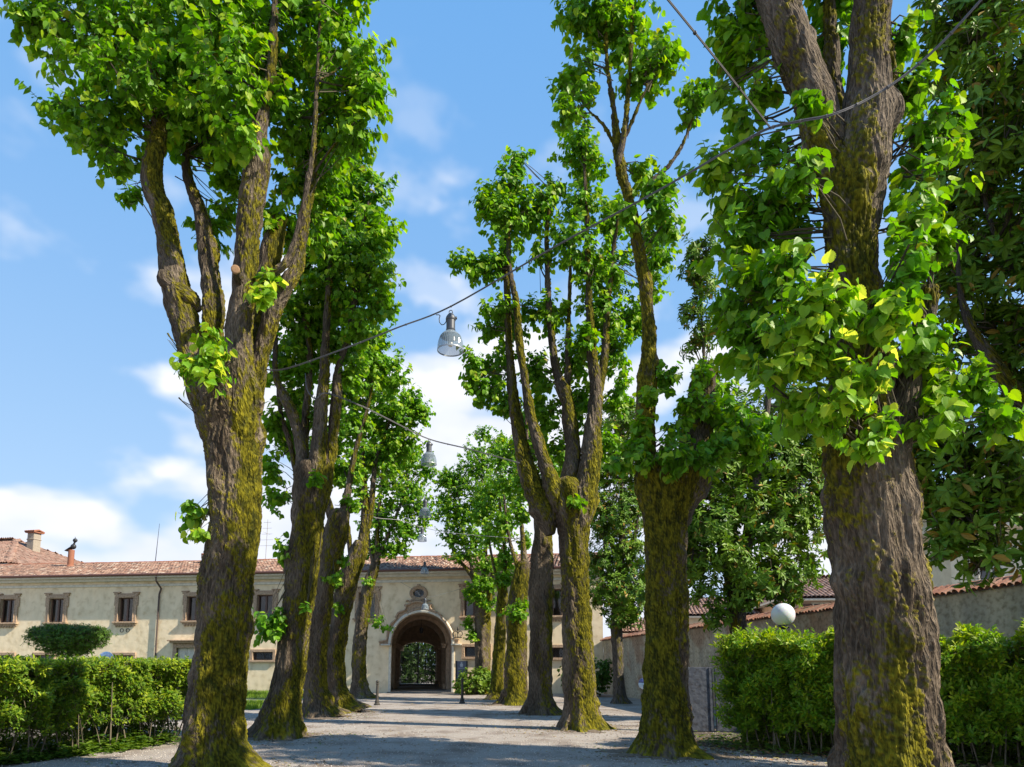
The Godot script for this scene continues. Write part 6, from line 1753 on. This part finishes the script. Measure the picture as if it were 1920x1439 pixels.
	piece("lid", g, M.bin_navy, bin)
	g = Geo.new()
	g.rod(Vector3(0.1, 0, -0.02), Vector3(0.1, 1.05, -0.02), 0.025, 0.025, 10)
	piece("post", g, M.dark_iron, bin)

	# --- ground cover
	rng.seed = 301
	var places := []
	var tints := PackedColorArray()
	for i in 26000:
		var t := rng.randf()
		var far := rng.randf() < 0.55
		var p := Vector3(lerpf(-24.0, -9.5, t), 0.0, -rng.randf_range(35.0, 44.5)) if far else Vector3(lerpf(-16.0, -9.6, t), 0.0, -rng.randf_range(25.8, 30.8))
		var s := rng.randf_range(0.09, 0.24)
		places.append(Transform3D(Basis(Vector3.UP, rng.randf() * TAU) * Basis(Vector3.RIGHT, rng.randf_range(-0.5, 0.5)) * Basis.from_scale(Vector3(s, s, s)), p))
		tints.append(Color(0.13, 0.25, 0.03).lerp(Color(0.26, 0.36, 0.04), rng.randf()))
	g = Geo.new()
	g.tri(Vector3(-0.06, 0, 0), Vector3(0.06, 0, 0), Vector3(0.03, 0.6, 0.08), Vector3(0, 0, 1))
	g.tri(Vector3(-0.06, 0, 0), Vector3(0.03, 0.6, 0.08), Vector3(0.0, 1.0, 0.25), Vector3(0, 0, 1))
	var gr := many(numbered("grass"), g.commit(null), M.blade, places, tints, self)
	tag(gr, "bright grass of the lawns beyond the left trunks", "grass")
	# low weeds along the foot of the left hedge
	places = []
	tints = PackedColorArray()
	var stems := Geo.new()
	for i in 1500:
		var t := rng.randf()
		var p := Vector3(-9.1, 0, -9.8).lerp(Vector3(-7.25, 0, -15.0), t) + Vector3(rng.randfn() * 0.22 - 0.1 + 0.12 * noise.get_noise_1d(t * 9.0), 0, rng.randfn() * 0.25)
		var tall := maxf(0.03, 0.17 + 0.16 * noise.get_noise_2d(p.x * 1.5, p.z * 1.5)) * rng.randf_range(0.4, 1.3)
		for k in rng.randi_range(4, 7):
			var a := rng.randf() * TAU
			var o := Vector3(cos(a), 0, sin(a))
			places.append(Transform3D(leaf_basis(o + Vector3(0, rng.randf_range(-0.2, 0.5), 0), Vector3.UP + o * 0.3, rng.randf_range(0.05, 0.1)), p + Vector3(0, tall * rng.randf(), 0) + o * 0.02))
			tints.append(Color(0.07, 0.17, 0.03).lerp(Color(0.2, 0.3, 0.04), rng.randf()))
	tag(many(numbered("weeds"), M.lime_mesh, M.leaf, places, tints, self), "low leafy weeds along the foot of the left hedge", "weeds")
	# weeds and litter under the right hedge
	places = []
	tints = PackedColorArray()
	for i in 900:
		var t := rng.randf()
		var p := Vector3(4.2, 0, -14.6).lerp(Vector3(9.0, 0, -11.4), t) + Vector3(rng.randfn() * 0.3, 0, rng.randfn() * 0.7)
		for k in rng.randi_range(2, 5):
			var a := rng.randf() * TAU
			var o := Vector3(cos(a), 0, sin(a))
			places.append(Transform3D(leaf_basis(o + Vector3(0, rng.randf_range(-0.2, 0.5), 0), Vector3.UP + o * 0.3, rng.randf_range(0.05, 0.1)), p + Vector3(0, 0.16 * rng.randf(), 0)))
			tints.append(Color(0.08, 0.18, 0.03).lerp(Color(0.28, 0.34, 0.05), rng.randf()))
	tag(many(numbered("weeds"), M.lime_mesh, M.leaf, places, tints, self), "scattered low weeds under the right hedge", "weeds")
	# fallen leaves and bark crumbs round the trunks
	places = []
	tints = PackedColorArray()
	for i in 7 + 5:
		var d: Dictionary = TREES[i]
		var c := Vector3(d.at[0], 0.0, d.at[1])
		for k in 520:
			var a := rng.randf() * TAU
			var r := 0.5 + absf(rng.randfn()) * 0.75
			var p := c + Vector3(cos(a) * r * 1.25, 0.006 + rng.randf() * 0.012, sin(a) * r)
			places.append(Transform3D(Basis(Vector3.UP, rng.randf() * TAU) * Basis(Vector3.RIGHT, -PI / 2 + rng.randfn() * 0.25) * Basis.from_scale(Vector3.ONE * rng.randf_range(0.02, 0.06)), p))
			tints.append([Color(0.16, 0.1, 0.05), Color(0.24, 0.16, 0.07), Color(0.09, 0.065, 0.045), Color(0.3, 0.22, 0.07), Color(0.14, 0.19, 0.03)][rng.randi() % 5])
	for k in 1500:
		var p := Vector3(rng.randf_range(-6.0, 5.0), 0.006, -rng.randf_range(10.5, 36.0))
		places.append(Transform3D(Basis(Vector3.UP, rng.randf() * TAU) * Basis(Vector3.RIGHT, -PI / 2 + rng.randfn() * 0.25) * Basis.from_scale(Vector3.ONE * rng.randf_range(0.02, 0.055)), p))
		tints.append([Color(0.16, 0.1, 0.05), Color(0.24, 0.16, 0.07), Color(0.3, 0.22, 0.07)][rng.randi() % 3])
	for k in 1600:
		var t := rng.randf()
		var p := Vector3(3.8, 0.012, -14.6).lerp(Vector3(9.0, 0.012, -10.0), t) + Vector3(rng.randfn() * 0.5, 0, rng.randfn() * 1.0)
		places.append(Transform3D(Basis(Vector3.UP, rng.randf() * TAU) * Basis(Vector3.RIGHT, -PI / 2 + rng.randfn() * 0.3) * Basis.from_scale(Vector3.ONE * rng.randf_range(0.04, 0.1)), p))
		tints.append([Color(0.2, 0.13, 0.07), Color(0.3, 0.2, 0.09), Color(0.34, 0.16, 0.07), Color(0.3, 0.27, 0.12)][rng.randi() % 4])
	tag(many(numbered("fallen_leaves"), M.lime_mesh, M.litter, places, tints, self), "brown leaf litter scattered round the trunks and over the gravel", "leaf litter")
	# loose stones on the gravel
	places = []
	tints = PackedColorArray()
	g = Geo.new()
	g.ball(Vector3.ZERO, Vector3(1, 0.7, 0.8), 5, 3)
	for k in 16000:
		var z := -(10.3 + 11.0 * pow(rng.randf(), 1.6))
		var p := Vector3(rng.randf_range(0.62, -0.72) * -z, 0.003, z)
		var s := rng.randf_range(0.006, 0.017)
		places.append(Transform3D(Basis(Vector3.UP, rng.randf() * TAU) * Basis.from_scale(Vector3(s, s, s)), p))
		tints.append(Color(0.24, 0.22, 0.2).lerp(Color(0.5, 0.46, 0.42), rng.randf()))
	tag(many(numbered("loose_stones"), g.commit(null), M.litter, places, tints, self), "small loose stones lying on the gravel drive", "gravel")
	print("done")
